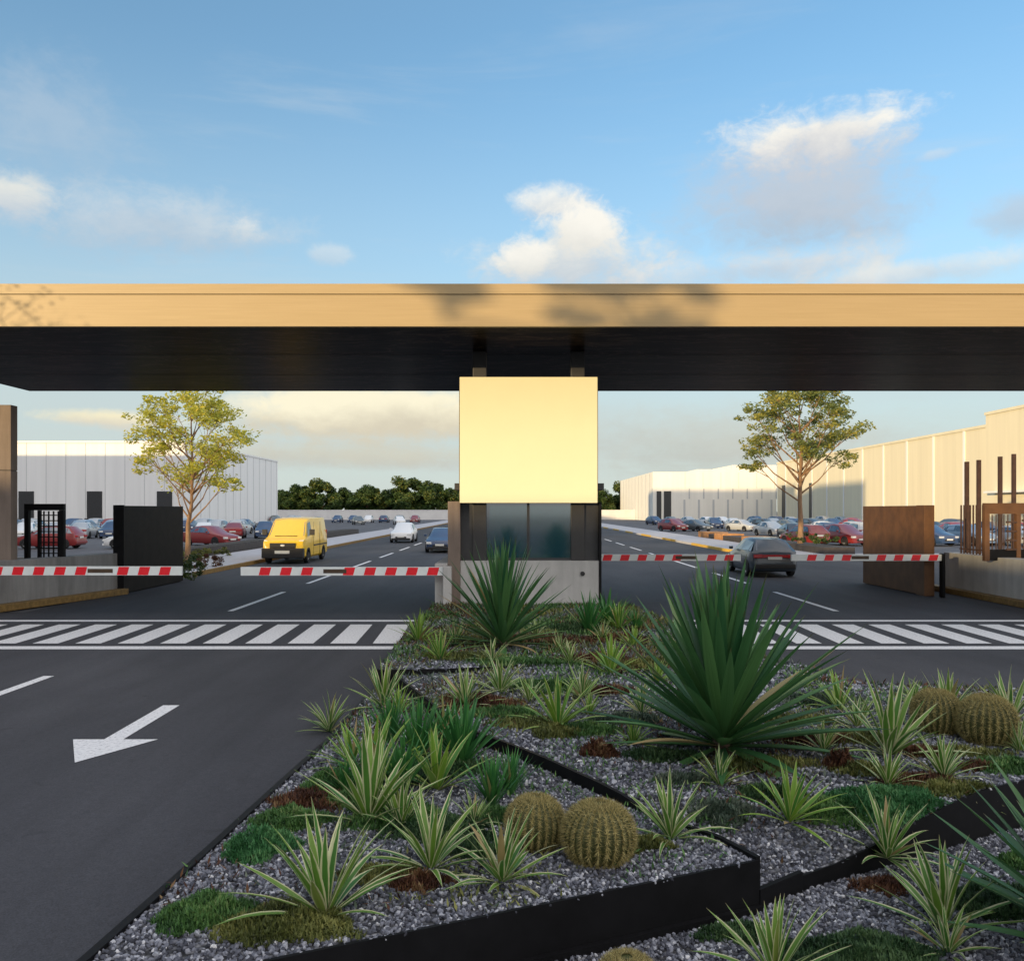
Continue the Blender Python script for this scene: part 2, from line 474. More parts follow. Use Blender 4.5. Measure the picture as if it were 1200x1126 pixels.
def build_bed():
    for reg, poly in POLY.items():
        xs = [p[0] for p in poly]; ys = [p[1] for p in poly]
        step = .22 if reg != 'G' else .35
        gx, gy = np.meshgrid(np.arange(min(xs), max(xs), step), np.arange(min(ys), max(ys), step))
        gx = gx.ravel()+rng.uniform(-.05, .05, gx.size); gy = gy.ravel()+rng.uniform(-.05, .05, gy.size)
        k = inside_np(gx, gy, poly); gx, gy = gx[k], gy[k]
        vs = [Vector(p) for p in poly]+[Vector((a, b)) for a, b in zip(gx, gy)]
        n = len(poly)
        out = delaunay_2d_cdt(vs, [], [list(range(n))], 1, 1e-4)
        V = np.array([(v.x, v.y) for v in out[0]])
        Z = zr(reg, V[:, 0], V[:, 1])
        F = np.array([f for f in out[2] if len(f) == 3])
        o = np_mesh('ground_gravel_base', np.c_[V, Z], F, 'gravel_base')
        struct(o)
    # steel edging plates: top follows the higher side
    def plate(pts, regs, top_extra=.02, zbot=-.02, thick=.016, label='', sub=8):
        P = []
        for a, b in zip(pts[:-1], pts[1:]):
            for t in np.linspace(0, 1, sub, endpoint=False):
                P.append((a[0]+(b[0]-a[0])*t, a[1]+(b[1]-a[1])*t))
        P.append(pts[-1])
        Pn = np.array(P)
        Z = np.max([zr(r, Pn[:, 0], Pn[:, 1]) for r in regs], axis=0)+top_extra
        mb = MB()
        N = len(P); vs = []
        for i in range(N):
            d = Vector(P[min(i+1, N-1)])-Vector(P[max(i-1, 0)]); d.normalize()
            nn = Vector((-d.y, d.x))*thick/2
            p = Vector(P[i])
            vs += [(p.x-nn.x, p.y-nn.y, zbot), (p.x+nn.x, p.y+nn.y, zbot), (p.x+nn.x, p.y+nn.y, Z[i]), (p.x-nn.x, p.y-nn.y, Z[i])]
        fs = []
        for i in range(N-1):
            o, q = i*4, (i+1)*4
            for k in range(4):
                k2 = (k+1) % 4
                fs.append((o+k, o+k2, q+k2, q+k))
        fs += [(0, 1, 2, 3), (N*4-4, N*4-3, N*4-2, N*4-1)]
        mb.add(vs, fs)
        o = mb.build('planter_edging', 'black_steel')
        return tag(o, label, 'planter edging', 'black steel edging plates of the gravel bed')
    # the long front plate carries its own footing ledge
    w = plate([W1A, W1B], ['L'], .015, -.02, .022, 'tallest black steel edging plate facing the front, below the paired barrel cacti')
    mb = MB()
    d = (Vector(W1B)-Vector(W1A)).normalized(); n = Vector((-d.y, d.x))
    a = Vector(W1A)-n*.03; b = Vector(W1B)-n*.03
    mb.obox(a, b, .036, -.02, .075)
    led = mb.build('footing', 'black_steel', w)
    plate([W1B, TIP], ['R'], .045, -.02, .035, 'short recessed black steel plate where the two front edgings meet', 4)
    plate([TIP, UPT, UP2, UP3], ['R'], .015, -.02, .02, 'black steel edging rising to the frame edge beneath the bright green mat')
    plate(B4, ['L', 'R'], .034, -.02, .034, 'diagonal black steel edging running down behind the paired barrel cacti', 4)
    plate(B5, ['G', 'R'], .012, -.02, .016, 'black steel edging crossing the middle of the bed before the farther terrace', 6)
    plate(LEFT[1:5], ['L'], .026, -.02, .05, 'thin black steel edging along the road beside the painted arrow', 6)
    plate(LEFT[4:], ['G'], .024, -.02, .04, 'thin black steel edging along the road beside the zebra crossing', 6)
    plate(RIGHT[:4], ['R'], .012, -.02, .02, 'thin black steel edging behind the raised pair of barrel cacti', 6)
    plate(RIGHT[3:], ['G'], .012, -.02, .02, 'thin black steel edging along the exit road behind the big yucca', 6)

def ico():
    t = (1+5**.5)/2
    v = np.array([(-1, t, 0), (1, t, 0), (-1, -t, 0), (1, -t, 0), (0, -1, t), (0, 1, t), (0, -1, -t), (0, 1, -t), (t, 0, -1), (t, 0, 1), (-t, 0, -1), (-t, 0, 1)], float)
    v /= np.linalg.norm(v[0])
    f = np.array([(0, 11, 5), (0, 5, 1), (0, 1, 7), (0, 7, 10), (0, 10, 11), (1, 5, 9), (5, 11, 4), (11, 10, 2), (10, 7, 6), (7, 1, 8), (3, 9, 4), (3, 4, 2), (3, 2, 6), (3, 6, 8), (3, 8, 9), (4, 9, 5), (2, 4, 11), (6, 2, 10), (8, 6, 7), (9, 8, 1)])
    return v, f

def rand_rot(n):
    q = rng.normal(size=(n, 4)); q /= np.linalg.norm(q, axis=1)[:, None]
    w, x, y, z = q.T
    return np.stack([np.stack([1-2*(y*y+z*z), 2*(x*y-z*w), 2*(x*z+y*w)], 1),
                     np.stack([2*(x*y+z*w), 1-2*(x*x+z*z), 2*(y*z-x*w)], 1),
                     np.stack([2*(x*z-y*w), 2*(y*z+x*w), 1-2*(x*x+y*y)], 1)], 1)

def build_gravel():
    bv, bf = ico()
    for reg, poly in POLY.items():
        xs = [p[0] for p in poly]; ys = [p[1] for p in poly]
        x0, x1, y0, y1 = min(xs), max(xs), min(ys), max(ys)
        if reg == 'F': x0, x1, y0 = -2.2, 6.8, 3.4
        A = (x1-x0)*(y1-y0)
        n = int(A*2500)
        X = rng.uniform(x0, x1, n); Y = rng.uniform(y0, y1, n)
        k = inside_np(X, Y, poly) & (np.abs(X) < .66*Y+.7)
        X, Y = X[k], Y[k]
        keep = np.where(Y < 6.6, 1.0, np.where(Y < 9.5, .55, .30))
        k = rng.uniform(size=len(X)) < keep
        X, Y = X[k], Y[k]
        n = len(X)
        s = rng.uniform(.009, .022, n)*np.where(Y < 6.6, 1, np.where(Y < 9.5, 1.25, 1.65))
        Z = zr(reg, X, Y)+s*.25
        Rm = rand_rot(n)
        sc = np.stack([np.ones(n), rng.uniform(.6, .95, n), rng.uniform(.45, .8, n)], 1)*s[:, None]
        vj = bv[None]*rng.uniform(.62, 1.22, (n, 12, 1))
        V = np.einsum('nij,nkj->nki', Rm, vj*sc[:, None, :])+np.stack([X, Y, Z], 1)[:, None, :]
        F = bf[None]+(np.arange(n)*12)[:, None, None]
        o = np_mesh('gravel', V.reshape(-1, 3), F.reshape(-1, 3), 'gravel_stone', rnd=np.repeat(rng.beta(1.5, 1.9, n), 12), smooth=False)
        struct(o, 'stuff')

# ================================================================== plants
def blades(specs, seg=7):
    """specs: list of (base, az, el, length, width, droop, twist, fold). Returns arrays of a strip mesh, three verts across."""
    V = []; F = []; U = []; Q = []
    n0 = 0
    for (bx, by, bz), az, el, L, w, droop, tw, fold in specs:
        p = np.array([bx, by, bz], float)
        a = az
        rnd = rng.uniform()
        for i in range(seg+1):
            s = i/seg
            e = el-droop*s**1.6
            aa = az+tw*s
            d = np.array([math.cos(e)*math.cos(aa), math.cos(e)*math.sin(aa), math.sin(e)])
            side = np.array([-math.sin(aa), math.cos(aa), 0.0])
            up = np.cross(d, side); up = -up if up[2] < 0 else up
            q_ = max(0, s-.45)/.55; ww = w*min(1.0, .55+1.4*s)*(1-q_**1.6)
            ww = max(ww, w*.02)
            V.append(p-side*ww/2+up*fold*ww); V.append(p.copy()); V.append(p+side*ww/2+up*fold*ww)
            U += [(0, s), (.5, s), (1, s)]; Q += [rnd]*3
            p = p+d*L/seg
        for i in range(seg):
            for k in range(2):
                a0 = n0+i*3+k
                F.append((a0, a0+1, a0+4, a0+3))
        n0 += (seg+1)*3
    return np.array(V), np.array(F), np.array(U), np.array(Q)

def blade_obj(name, specs, mat, seg=7, parent=None):
    V, F, U, Q = blades(specs, seg)
    return np_mesh(name, V, F, mat, parent, U, Q)

def yucca_specs(n, L, w, lo=-8, hi=88, seed=1, stiff=.25):
    r = random.Random(seed)
    out = []
    ga = 2.39996
    for i in range(n):
        t = (i+.5)/n                       # 0 innermost, 1 outermost
        el = R(hi+(lo-hi)*t**1.5+r.uniform(-6, 6))
        az = i*ga+r.uniform(-.2, .2)
        rr = .02+.07*t
        l = L*r.uniform(.82, 1.08)*(1.0 if t < .6 else 1.0-.22*(t-.6)/.4)
        out.append(((rr*math.cos(az), rr*math.sin(az), .22*(1-t)+.06), az, el, l, w*r.uniform(.85, 1.12), stiff*r.uniform(.2, 1.2)*(.4+.6*t), r.uniform(-.12, .12), .22))
    return out

def rosette_specs(n, seed, hi=84, lo=8, w=.05, droop=(.25, .95), L=(.75, 1.0)):
    r = random.Random(seed)
    out = []
    for i in range(n):
        t = (i+.5)/n
        el = R(hi+(lo-hi)*t**.95+r.uniform(-9, 9))
        az = i*2.39996+r.uniform(-.35, .35)
        rr = .008+.03*t
        out.append(((rr*math.cos(az), rr*math.sin(az), .03*(1-t)), az, el, r.uniform(*L), w*r.uniform(.8, 1.2), r.uniform(*droop)*(.35+.65*t), r.uniform(-.25, .25), .18))
    return out

def put(o, px, py, size, rz, label, cat, group, sink=.015, tilt=(0, 0)):
    p = at(px, py)
    o.location = (p.x, p.y, p.z-sink)
    o.rotation_euler = (tilt[0], tilt[1], rz)
    o.scale = (size, size, size)
    return tag(o, label, cat, group)

def build_plants():
    rr = random.Random(11)
    # ---- big yuccas
    g = 'large dark green yuccas'
    def big(name_seed, px, py, L, w, n, label, lo=-6, hi=88, z=None, rz=0.0):
        p = at(px, py)
        t = thing('yucca', label, 'yucca', p, rz, g)
        blade_obj('rosette', yucca_specs(n, L, w, lo, hi, name_seed), 'blade_yucca', 8, t)
        mb = MB(); mb.tube([(0, 0, -.06), (0, 0, .1), (.01, 0, .27)], [.10, .09, .05], 10)
        mb.build('stem', 'yucca_stem', t, True)
        return t
    big(3, 588, 760, 1.42, .078, 115, 'dark green spiky yucca standing against the gatehouse wall', 0)
    big(5, 846, 884, 1.44, .108, 125, 'largest dark green yucca, in the middle of the bed', -7)
    big(8, 1300, 1135, 1.05, .085, 90, 'dark green yucca whose long leaf tips enter the lower corner', 4)

    # ---- variegated rosettes: seven source plants, the rest are copies
    protos = {}
    def proto(kind, v):
        k = (kind, v)
        if k not in protos:
            s = 100+v*7
            if kind == 'var':   sp, mat = rosette_specs(28+3*(v % 3), s, 86, 0, .080), 'blade_variegated'
            elif kind == 'tall': sp, mat = rosette_specs(26, s+1, 88, 16, .078, (.1, .75)), 'blade_variegated'
            elif kind == 'lime': sp, mat = rosette_specs(28, s+2, 88, 8, .078, (.2, .8)), 'blade_lime'
            elif kind == 'broad': sp, mat = rosette_specs(24, s+3, 88, 18, .092, (.1, .6), (.6, 1.0)), 'blade_lime'
            elif kind == 'flax': sp, mat = rosette_specs(54, s+4, 89, 46, .055, (.05, .5), (.6, 1.0)), 'blade_flax'
            protos[k] = [sp, mat, None]
        return protos[k]
    def plant(kind, v, px, py, hpx, label):
        """hpx: the plant's height in photo pixels."""
        p = at(px, py)
        size = hpx*p.y/FPX
        pr = proto(kind, v)
        nm = {'var': 'variegated_yucca', 'tall': 'variegated_yucca', 'lime': 'lime_yucca', 'broad': 'lime_yucca', 'flax': 'flax_clump'}[kind]
        cat = 'flax' if kind == 'flax' else 'yucca plant'
        gr = {'var': 'small cream edged yuccas in the gravel', 'tall': 'small cream edged yuccas in the gravel', 'lime': 'small lime green yuccas in the gravel', 'broad': 'small lime green yuccas in the gravel', 'flax': 'dark green flax clumps'}[kind]
        if pr[2] is None:
            o = blade_obj(nm, pr[0], pr[1], 7); pr[2] = o
        else:
            o = pr[2].copy(); COL.objects.link(o)
        put(o, px, py, size*1.04, rr.uniform(0, 6.28), label, cat, gr, .01, (rr.uniform(-.08, .08), rr.uniform(-.08, .08)))
    T = [
     ('tall', 0, 382, 1072, 132, 'tall cream edged yucca beside the green mat near the road corner'),
     ('var', 1, 505, 1018, 98, 'cream edged yucca just left of the plant before the paired cacti'),
     ('var', 2, 588, 1033, 92, 'cream edged yucca directly in front of the smaller front barrel cactus'),
     ('tall', 1, 432, 962, 116, 'tall cream edged yucca behind the front left one beside dark flax'),
     ('var', 3, 386, 856, 50, 'cream edged yucca leaning over the road edge beyond the painted arrow'),
     ('tall', 3, 449, 828, 62, 'small pale yucca at the road edge where the black edging starts'),
     ('lime', 0, 437, 912, 88, 'lime yucca with reddish leaves between road edge and flax'),
     ('broad', 1, 512, 925, 84, 'broad leaved lime yucca between two dark flax clumps'),
     ('var', 1, 786, 982, 80, 'cream edged yucca right of the paired front cacti'),
     ('lime', 2, 654, 852, 74, 'bright lime yucca alone above the diagonal edging'),
     ('var', 2, 682, 818, 44, 'small yucca close behind the bright lime one'),
     ('var', 0, 843, 920, 50, 'cream edged yucca right under the largest yucca'),
     ('lime', 1, 925, 962, 74, 'lime yucca on open gravel in front of the largest yucca'),
     ('var', 3, 1040, 920, 54, 'pale yucca behind the bright green mat'),
     ('var', 4, 1106, 912, 58, 'pale yucca directly below the raised barrel cacti'),
     ('tall', 2, 1042, 884, 100, 'tall lime and cream yucca beside the raised barrel cacti'),
     ('lime', 3, 984, 832, 52, 'lime yucca by the exit road beyond the largest yucca'),
     ('tall', 3, 1110, 842, 64, 'upright yucca showing above the raised barrel cacti'),
     ('tall', 0, 1184, 846, 66, 'upright yucca at the frame edge behind the larger raised cactus'),
     ('var', 2, 1040, 1004, 82, 'pale drooping yucca perched on the rising edging'),
     ('var', 1, 1195, 880, 42, 'pale yucca at the frame edge below the raised cacti'),
     ('lime', 2, 490, 752, 42, 'small lime yucca at the road edge by the zebra crossing'),
     ('lime', 0, 516, 774, 44, 'lime yucca on the terrace just behind the road edge'),
     ('var', 3, 577, 776, 34, 'small pale yucca at the foot of the gatehouse yucca'),
     ('var', 4, 545, 828, 52, 'pale yucca in front of the middle edging, beside a brown mat'),
     ('var', 1, 586, 812, 50, 'pale yucca straddling the middle edging below the gatehouse yucca'),
     ('lime', 1, 716, 790, 54, 'lime yucca with brown base in the middle terrace'),
     ('var', 0, 655, 764, 28, 'tiny pale yucca right of the gatehouse yucca'),
     ('var', 2, 706, 752, 30, 'tiny pale yucca in front of the green clump by the exit road'),
     ('lime', 3, 940, 806, 26, 'tiny lime yucca peeping out behind the largest yucca'),
     ('lime', 0, 726, 738, 40, 'lime yucca in the clump by the exit road'),
     ('var', 3, 752, 836, 44, 'pale yucca half hidden left of the largest yucca'),
     ('lime', 1, 742, 872, 36, 'lime yucca below the largest yucca on its left'),
     ('lime', 2, 770, 800, 34, 'lime yucca peeping left of the largest yucca top'),
     ('tall', 1, 908, 1146, 100, 'tall lime edged yucca cut by the bottom of the frame'),
     ('tall', 2, 1106, 1088, 112, 'tall bright yucca in the lower corner before the big leaf tips'),
     ('var', 4, 1112, 1116, 60, 'low spreading yucca at the bottom edge under the big leaf tips'),
     ('flax', 0, 490, 892, 84, 'dark green flax clump left of the broad leaved lime yucca'),
     ('flax', 1, 541, 898, 88, 'tall narrow dark flax beside the diagonal edging'),
     ('flax', 2, 430, 925, 66, 'dark flax behind the reddish lime yucca at the road side'),
     ('flax', 3, 577, 944, 66, 'dark green flax just behind the smaller front barrel cactus'),
     ('flax', 0, 690, 742, 52, 'dark flax at the gatehouse corner by the exit road'),
     ('flax', 1, 712, 734, 46, 'bright flax beside the exit road behind the tiny pale yucca'),
     ('flax', 2, 745, 738, 30, 'low flax at the exit road edge of the far terrace'),
    ]
    T += [
     ('flax', 3, 458, 872, 62, 'dark flax behind the tall lime yucca at the road side'),
     ('flax', 2, 520, 880, 70, 'dark flax between the tall narrow flax and the broad lime yucca'),
     ('flax', 1, 472, 926, 74, 'leafy flax in front of the left flax clumps'),
     ('lime', 3, 412, 898, 58, 'lime yucca at the road edge below the leaning pale one'),
     ('flax', 0, 405, 930, 46, 'low leafy flax at the road edge behind the green cushions'),
     ('tall', 1, 470, 968, 66, 'cream edged yucca in the shade of the flax clumps'),
     ('var', 2, 556, 968, 46, 'small pale yucca left of the smaller front cactus'),
     ('flax', 3, 598, 930, 56, 'flax clump touching the diagonal edging behind the front cacti'),
     ('lime', 1, 468, 838, 40, 'small lime yucca just inside the road edge below the middle edging'),
     ('var', 3, 620, 822, 38, 'small pale yucca left of the bright lime one'),
     ('lime', 0, 690, 838, 34, 'small lime yucca right of the bright lime one'),
     ('var', 1, 668, 778, 34, 'small pale yucca on the brown growth of the far terrace'),
     ('lime', 3, 880, 862, 40, 'lime yucca at the right foot of the largest yucca'),
     ('var', 4, 965, 880, 44, 'pale yucca right of the largest yucca'),
     ('var', 0, 1005, 852, 46, 'pale yucca left of the tall one by the raised cacti'),
     ('lime', 2, 1072, 826, 36, 'lime yucca at the back edge left of the raised cacti'),
     ('var', 2, 1150, 942, 30, 'tiny pale yucca beside the mossy olive mat'),
     ('lime', 1, 742, 758, 30, 'tiny lime yucca at the exit road edge of the far terrace'),
     ('var', 4, 532, 756, 36, 'pale yucca at the left foot of the gatehouse yucca'),
     ('var', 2, 628, 748, 26, 'tiny pale yucca under the right leaves of the gatehouse yucca'),
    ]
    for a in T: plant(*a)

    # ---- barrel cacti
    cact = []
    def cactus(px, py, rpx, label, sy=.98):
        p = at(px, py); rad = .92*rpx*p.y/FPX
        if not cact:
            t = thing('barrel_cactus', label, 'cactus', p, 0, 'golden barrel cacti')
            ribs, lat = 26, 22
            V = []; F = []
            NU = ribs*4
            for j in range(lat+1):
                ph = PI*(.02+.90*j/lat)
                for i in range(NU):
                    th = 2*PI*i/NU
                    c = .93+.07*math.cos(th*ribs)
                    rr_ = math.sin(ph)**.85*c
                    V.append((rr_*math.cos(th), rr_*math.sin(th), .9+math.cos(ph)*.92-(.10 if j == 0 else 0)))
            for j in range(lat):
                for i in range(NU):
                    i2 = (i+1) % NU
                    F.append((j*NU+i, (j+1)*NU+i, (j+1)*NU+i2, j*NU+i2))
            np_mesh('body', np.array(V), np.array(F), 'cactus_skin', t)
            SV = []; SF = []; SQ = []
            for k in range(ribs):
                th = 2*PI*k/ribs
                for j in range(1, 27):
                    ph = PI*(.03+.84*j/27)+rng.uniform(-.02, .02)
                    r_ = math.sin(ph)**.85
                    b = np.array([r_*math.cos(th), r_*math.sin(th), .9+math.cos(ph)*.92])
                    nrm = np.array([math.sin(ph)*math.cos(th), math.sin(ph)*math.sin(th), math.cos(ph)])
                    ta = np.array([-math.sin(th), math.cos(th), 0]); tb = np.cross(nrm, ta)
                    for q in range(15):
                        an = q/15*2*PI+rng.uniform(-.4, .4)
                        sp = rng.uniform(.5, 1.2) if q else .1
                        d = nrm*rng.uniform(.5, 1)+(ta*math.cos(an)+tb*math.sin(an))*sp
                        d /= np.linalg.norm(d)
                        ln = rng.uniform(.12, .25)
                        s = np.cross(d, nrm+.01); s /= np.linalg.norm(s)+1e-9
                        o = len(SV)
                        SV += [b-s*.0085, b+s*.0085, b+d*ln]; SF.append((o, o+1, o+2)); SQ += [rng.uniform()]*3
            np_mesh('spines', np.array(SV), np.array(SF), 'cactus_spine', t, rnd=np.array(SQ), smooth=False)
            cact.append(t)
        else:
            t = dup_tree(cact[0]); tag(t, label, 'cactus', 'golden barrel cacti')
        t.location = (p.x, p.y, p.z-.1*rad); t.scale = (rad, rad, rad*sy); t.rotation_euler = (rr.uniform(-.08, .08), rr.uniform(-.08, .08), rr.uniform(0, 6))
    cactus(700, 1008, 45, 'larger golden barrel cactus of the front pair', .93)
    cactus(626, 992, 37, 'smaller golden barrel cactus of the front pair, behind the larger', .98)
    cactus(1097, 858, 29, 'smaller barrel cactus of the raised pair near the frame edge', 1.05)
    cactus(1156, 870, 34, 'larger barrel cactus of the raised pair near the frame edge', 1.0)
    cactus(735, 1176, 40, 'barrel cactus cut by the bottom of the frame, below the tall plate', .9)

    # ---- cushions and mats
    def mat_plant(px, py, rx, ry_m, h, mat, n, label, blade=(.018, .045), name='cushion_plant', cat='cushion plant'):
        """rx in photo pixels across, ry_m depth as a share of the width."""
        p = at(px, py)
        a = 1.12*rx*p.y/FPX; b = a*ry_m
        n = int(n)
        ph = rng.uniform(0, 6.28, 3)
        th = rng.uniform(0, 2*PI, n); rad = np.sqrt(rng.uniform(0, 1, n))
        lob = 1+.14*np.sin(3*th+ph[0])+.10*np.sin(5*th+ph[1])+.06*np.sin(9*th+ph[2])
        X = rad*lob*np.cos(th)*a; Y = rad*lob*np.sin(th)*b
        reg = region(p.x, p.y) or 'F'
        k = inside_np(X+p.x, Y+p.y, POLY[reg])
        X, Y, rad = X[k], Y[k], rad[k]; n = len(X)
        und = .75+.35*np.sin(X/a*7+ph[0])*np.sin(Y/b*6+ph[1])
        Zs = zr(reg, X+p.x, Y+p.y)-p.z
        Z = Zs+h*(1-rad**2.2)*np.clip(und, .4, 1.1)*rng.uniform(.75, 1.0, n)
        az = rng.uniform(0, 2*PI, n); el = rng.uniform(R(15), R(85), n)
        ln = rng.uniform(*blade, n)*np.clip(p.y/6, .9, 2.0); w = ln*rng.uniform(.22, .4, n)
        d = np.stack([np.cos(el)*np.cos(az), np.cos(el)*np.sin(az), np.sin(el)], 1)
        s = np.stack([-np.sin(az), np.cos(az), np.zeros(n)], 1)
        c = np.stack([X, Y, Z], 1)
        V = np.stack([c-d*ln[:, None]*.4, c+s*w[:, None]/2+d*ln[:, None]*.2, c+d*ln[:, None], c-s*w[:, None]/2+d*ln[:, None]*.2], 1).reshape(-1, 3)
        F = np.arange(n*4).reshape(n, 4)
        patch = np.clip(.5+.22*np.sin(X/a*4+ph[2])+.18*np.sin(Y/b*5+ph[0])+rng.normal(0, .2, n), 0, 1)
        Q = np.repeat(patch, 4)
        # dense core under the leaves
        NU, NR = 20, 5
        cv = []; cf = []
        for j in range(NR+1):
            r_ = j/NR*.94
            for i in range(NU):
                t = 2*PI*i/NU
                lb = 1+.14*math.sin(3*t+ph[0])+.10*math.sin(5*t+ph[1])+.06*math.sin(9*t+ph[2])
                x, y = r_*lb*math.cos(t)*a, r_*lb*math.sin(t)*b
                if not inside((x+p.x, y+p.y), POLY[reg]): x *= .6; y *= .6
                z = float(zr(reg, x+p.x, y+p.y))-p.z+h*.72*(1-r_**2.2)*min(1, max(.45, .75+.3*math.sin(x/a*7+ph[0])*math.sin(y/b*6+ph[1])))-.006
                cv.append((x, y, z))
        for j in range(NR):
            for i in range(NU):
                i2 = (i+1) % NU
                cf.append((j*NU+i, j*NU+i2, (j+1)*NU+i2, (j+1)*NU+i))
        V2 = np.concatenate([V, np.array(cv)]); F2 = np.concatenate([F, np.array(cf)+len(V)])
        Q2 = np.concatenate([Q, np.full(len(cv), .12)])
        o = np_mesh(name, V2, F2, mat, rnd=Q2, smooth=False, loc=p)
        tag(o, label, cat, 'low cushion plants in the gravel')
        return o
    C = [
     (244, 1074, 56, .75, .10, 'cover_green', 4200, 'bright green cushion mat nearest the road corner'),
     (335, 1086, 74, .62, .09, 'cover_olive', 5200, 'olive mat at the foot of the tall front yucca'),
     (304, 996, 40, .95, .15, 'cover_bright', 3200, 'rounded blue green cushion close to the road edge'),
     (338, 966, 44, .8, .12, 'cover_green', 2600, 'green cushion behind the rounded one at the road edge'),
     (366, 940, 44, .8, .09, 'cover_brown', 2200, 'reddish brown mat at the road edge behind two green cushions'),
     (398, 922, 42, .9, .15, 'cover_green', 2600, 'leafy green cushion beside the reddish lime yucca'),
     (448, 1028, 50, .5, .06, 'cover_olive', 2400, 'brownish olive mat between the two front yuccas'),
     (488, 1036, 36, .6, .07, 'cover_brown', 1900, 'dark red mat at the foot of the front middle yucca'),
     (520, 978, 60, .7, .12, 'cover_dark', 3200, 'dark green ground mat under the flax'),
     (468, 960, 60, .8, .12, 'cover_green', 3000, 'green ground mat between tall yucca and flax'),
     (748, 992, 34, .6, .07, 'cover_olive', 1900, 'olive tuft at the right foot of the larger front cactus'),
     (590, 838, 40, .7, .06, 'cover_green', 2200, 'flat green mat just above the diagonal edging'),
     (560, 826, 44, .8, .10, 'cover_brown', 2200, 'brown dry mat beside the pale yucca at the middle edging'),
     (652, 862, 26, .8, .10, 'cover_olive', 1600, 'olive brown tuft below the bright lime yucca'),
     (688, 858, 34, .7, .09, 'cover_green', 1700, 'green tuft right of the olive brown tuft'),
     (702, 884, 20, .9, .13, 'cover_brown', 1300, 'dry brown tuft on open gravel left of the largest yucca'),
     (1042, 944, 62, .55, .10, 'cover_bright', 4600, 'bright emerald mat near the rising edging'),
     (975, 952, 46, .5, .06, 'cover_green', 2200, 'darker green mat left of the emerald one'),
     (1118, 926, 48, .36, .07, 'cover_olive', 2600, 'mossy olive mat above the rising edging'),
     (1184, 902, 42, .6, .10, 'cover_green', 2400, 'green mat at the frame edge below the raised cacti'),
     (846, 954, 36, .6, .08, 'cover_greygreen', 1700, 'grey green mat before the largest yucca'),
     (985, 900, 17, .9, .16, 'cover_brown', 1300, 'rust brown tuft right of the largest yucca'),
     (1150, 902, 26, .6, .06, 'cover_brown', 1100, 'tan dry mat below the larger raised cactus'),
     (890, 898, 60, .5, .06, 'cover_olive', 2200, 'olive mat under the lower leaves of the largest yucca'),
     (960, 868, 50, .5, .08, 'cover_brown', 2000, 'reddish mat right behind the lower leaves of the largest yucca'),
     (1010, 1120, 92, .45, .10, 'cover_dark', 5600, 'dark green mat along the bottom edge of the frame'),
     (1172, 1062, 56, .8, .14, 'cover_dark', 4200, 'dark green cushion under the big leaf tips'),
     (1196, 1014, 26, .7, .10, 'cover_green', 1500, 'small green cushion at the frame edge below the rising edging'),
     (1034, 1040, 34, .6, .05, 'cover_brown', 1300, 'dark red mat in the gravel below the perched pale yucca'),
     (865, 1096, 44, .5, .06, 'cover_dark', 2000, 'dark mat beside the yucca cut by the bottom edge'),
     (545, 772, 46, .6, .07, 'cover_olive', 1800, 'lime olive mat along the far terrace by the road'),
     (612, 778, 60, .45, .06, 'cover_green', 2000, 'flat green mat in front of the gatehouse yucca'),
     (640, 752, 60, .6, .09, 'cover_brown', 2000, 'brown mat at the right foot of the gatehouse yucca'),
     (676, 740, 36, .9, .16, 'cover_dark', 1700, 'dark cushion at the gatehouse corner'),
     (722, 752, 40, .8, .12, 'cover_brown', 1600, 'brown mat under the clump by the exit road'),
     (700, 775, 46, .6, .08, 'cover_brown', 1800, 'rusty mat behind the lime yucca of the middle terrace'),
     (716, 812, 26, .7, .08, 'cover_brown', 1200, 'dark red tuft at the foot of the middle terrace yucca'),
     (640, 806, 56, .5, .07, 'cover_green', 2000, 'green mat right of the yucca straddling the middle edging'),
     (755, 780, 44, .7, .09, 'cover_olive', 1600, 'olive mat left behind the largest yucca'),
     (735, 846, 40, .5, .08, 'cover_greygreen', 1500, 'grey green mat left of the largest yucca'),
     (775, 888, 44, .5, .07, 'cover_dark', 1700, 'dark mat in the shelter of the largest yucca'),
     (1010, 868, 40, .6, .08, 'cover_olive', 1600, 'olive mat between the largest yucca and the tall pale one'),
     (1080, 884, 30, .6, .07, 'cover_brown', 1200, 'rust mat at the foot of the tall pale yucca'),
     (960, 822, 40, .6, .08, 'cover_greygreen', 1500, 'grey green mat along the exit road beyond the largest yucca'),
     (800, 760, 34, .6, .08, 'cover_green', 1200, 'green mat at the exit road edge behind the largest yucca'),
     (530, 752, 40, .7, .10, 'cover_olive', 1500, 'olive cushion at the left foot of the gatehouse yucca'),
    ]
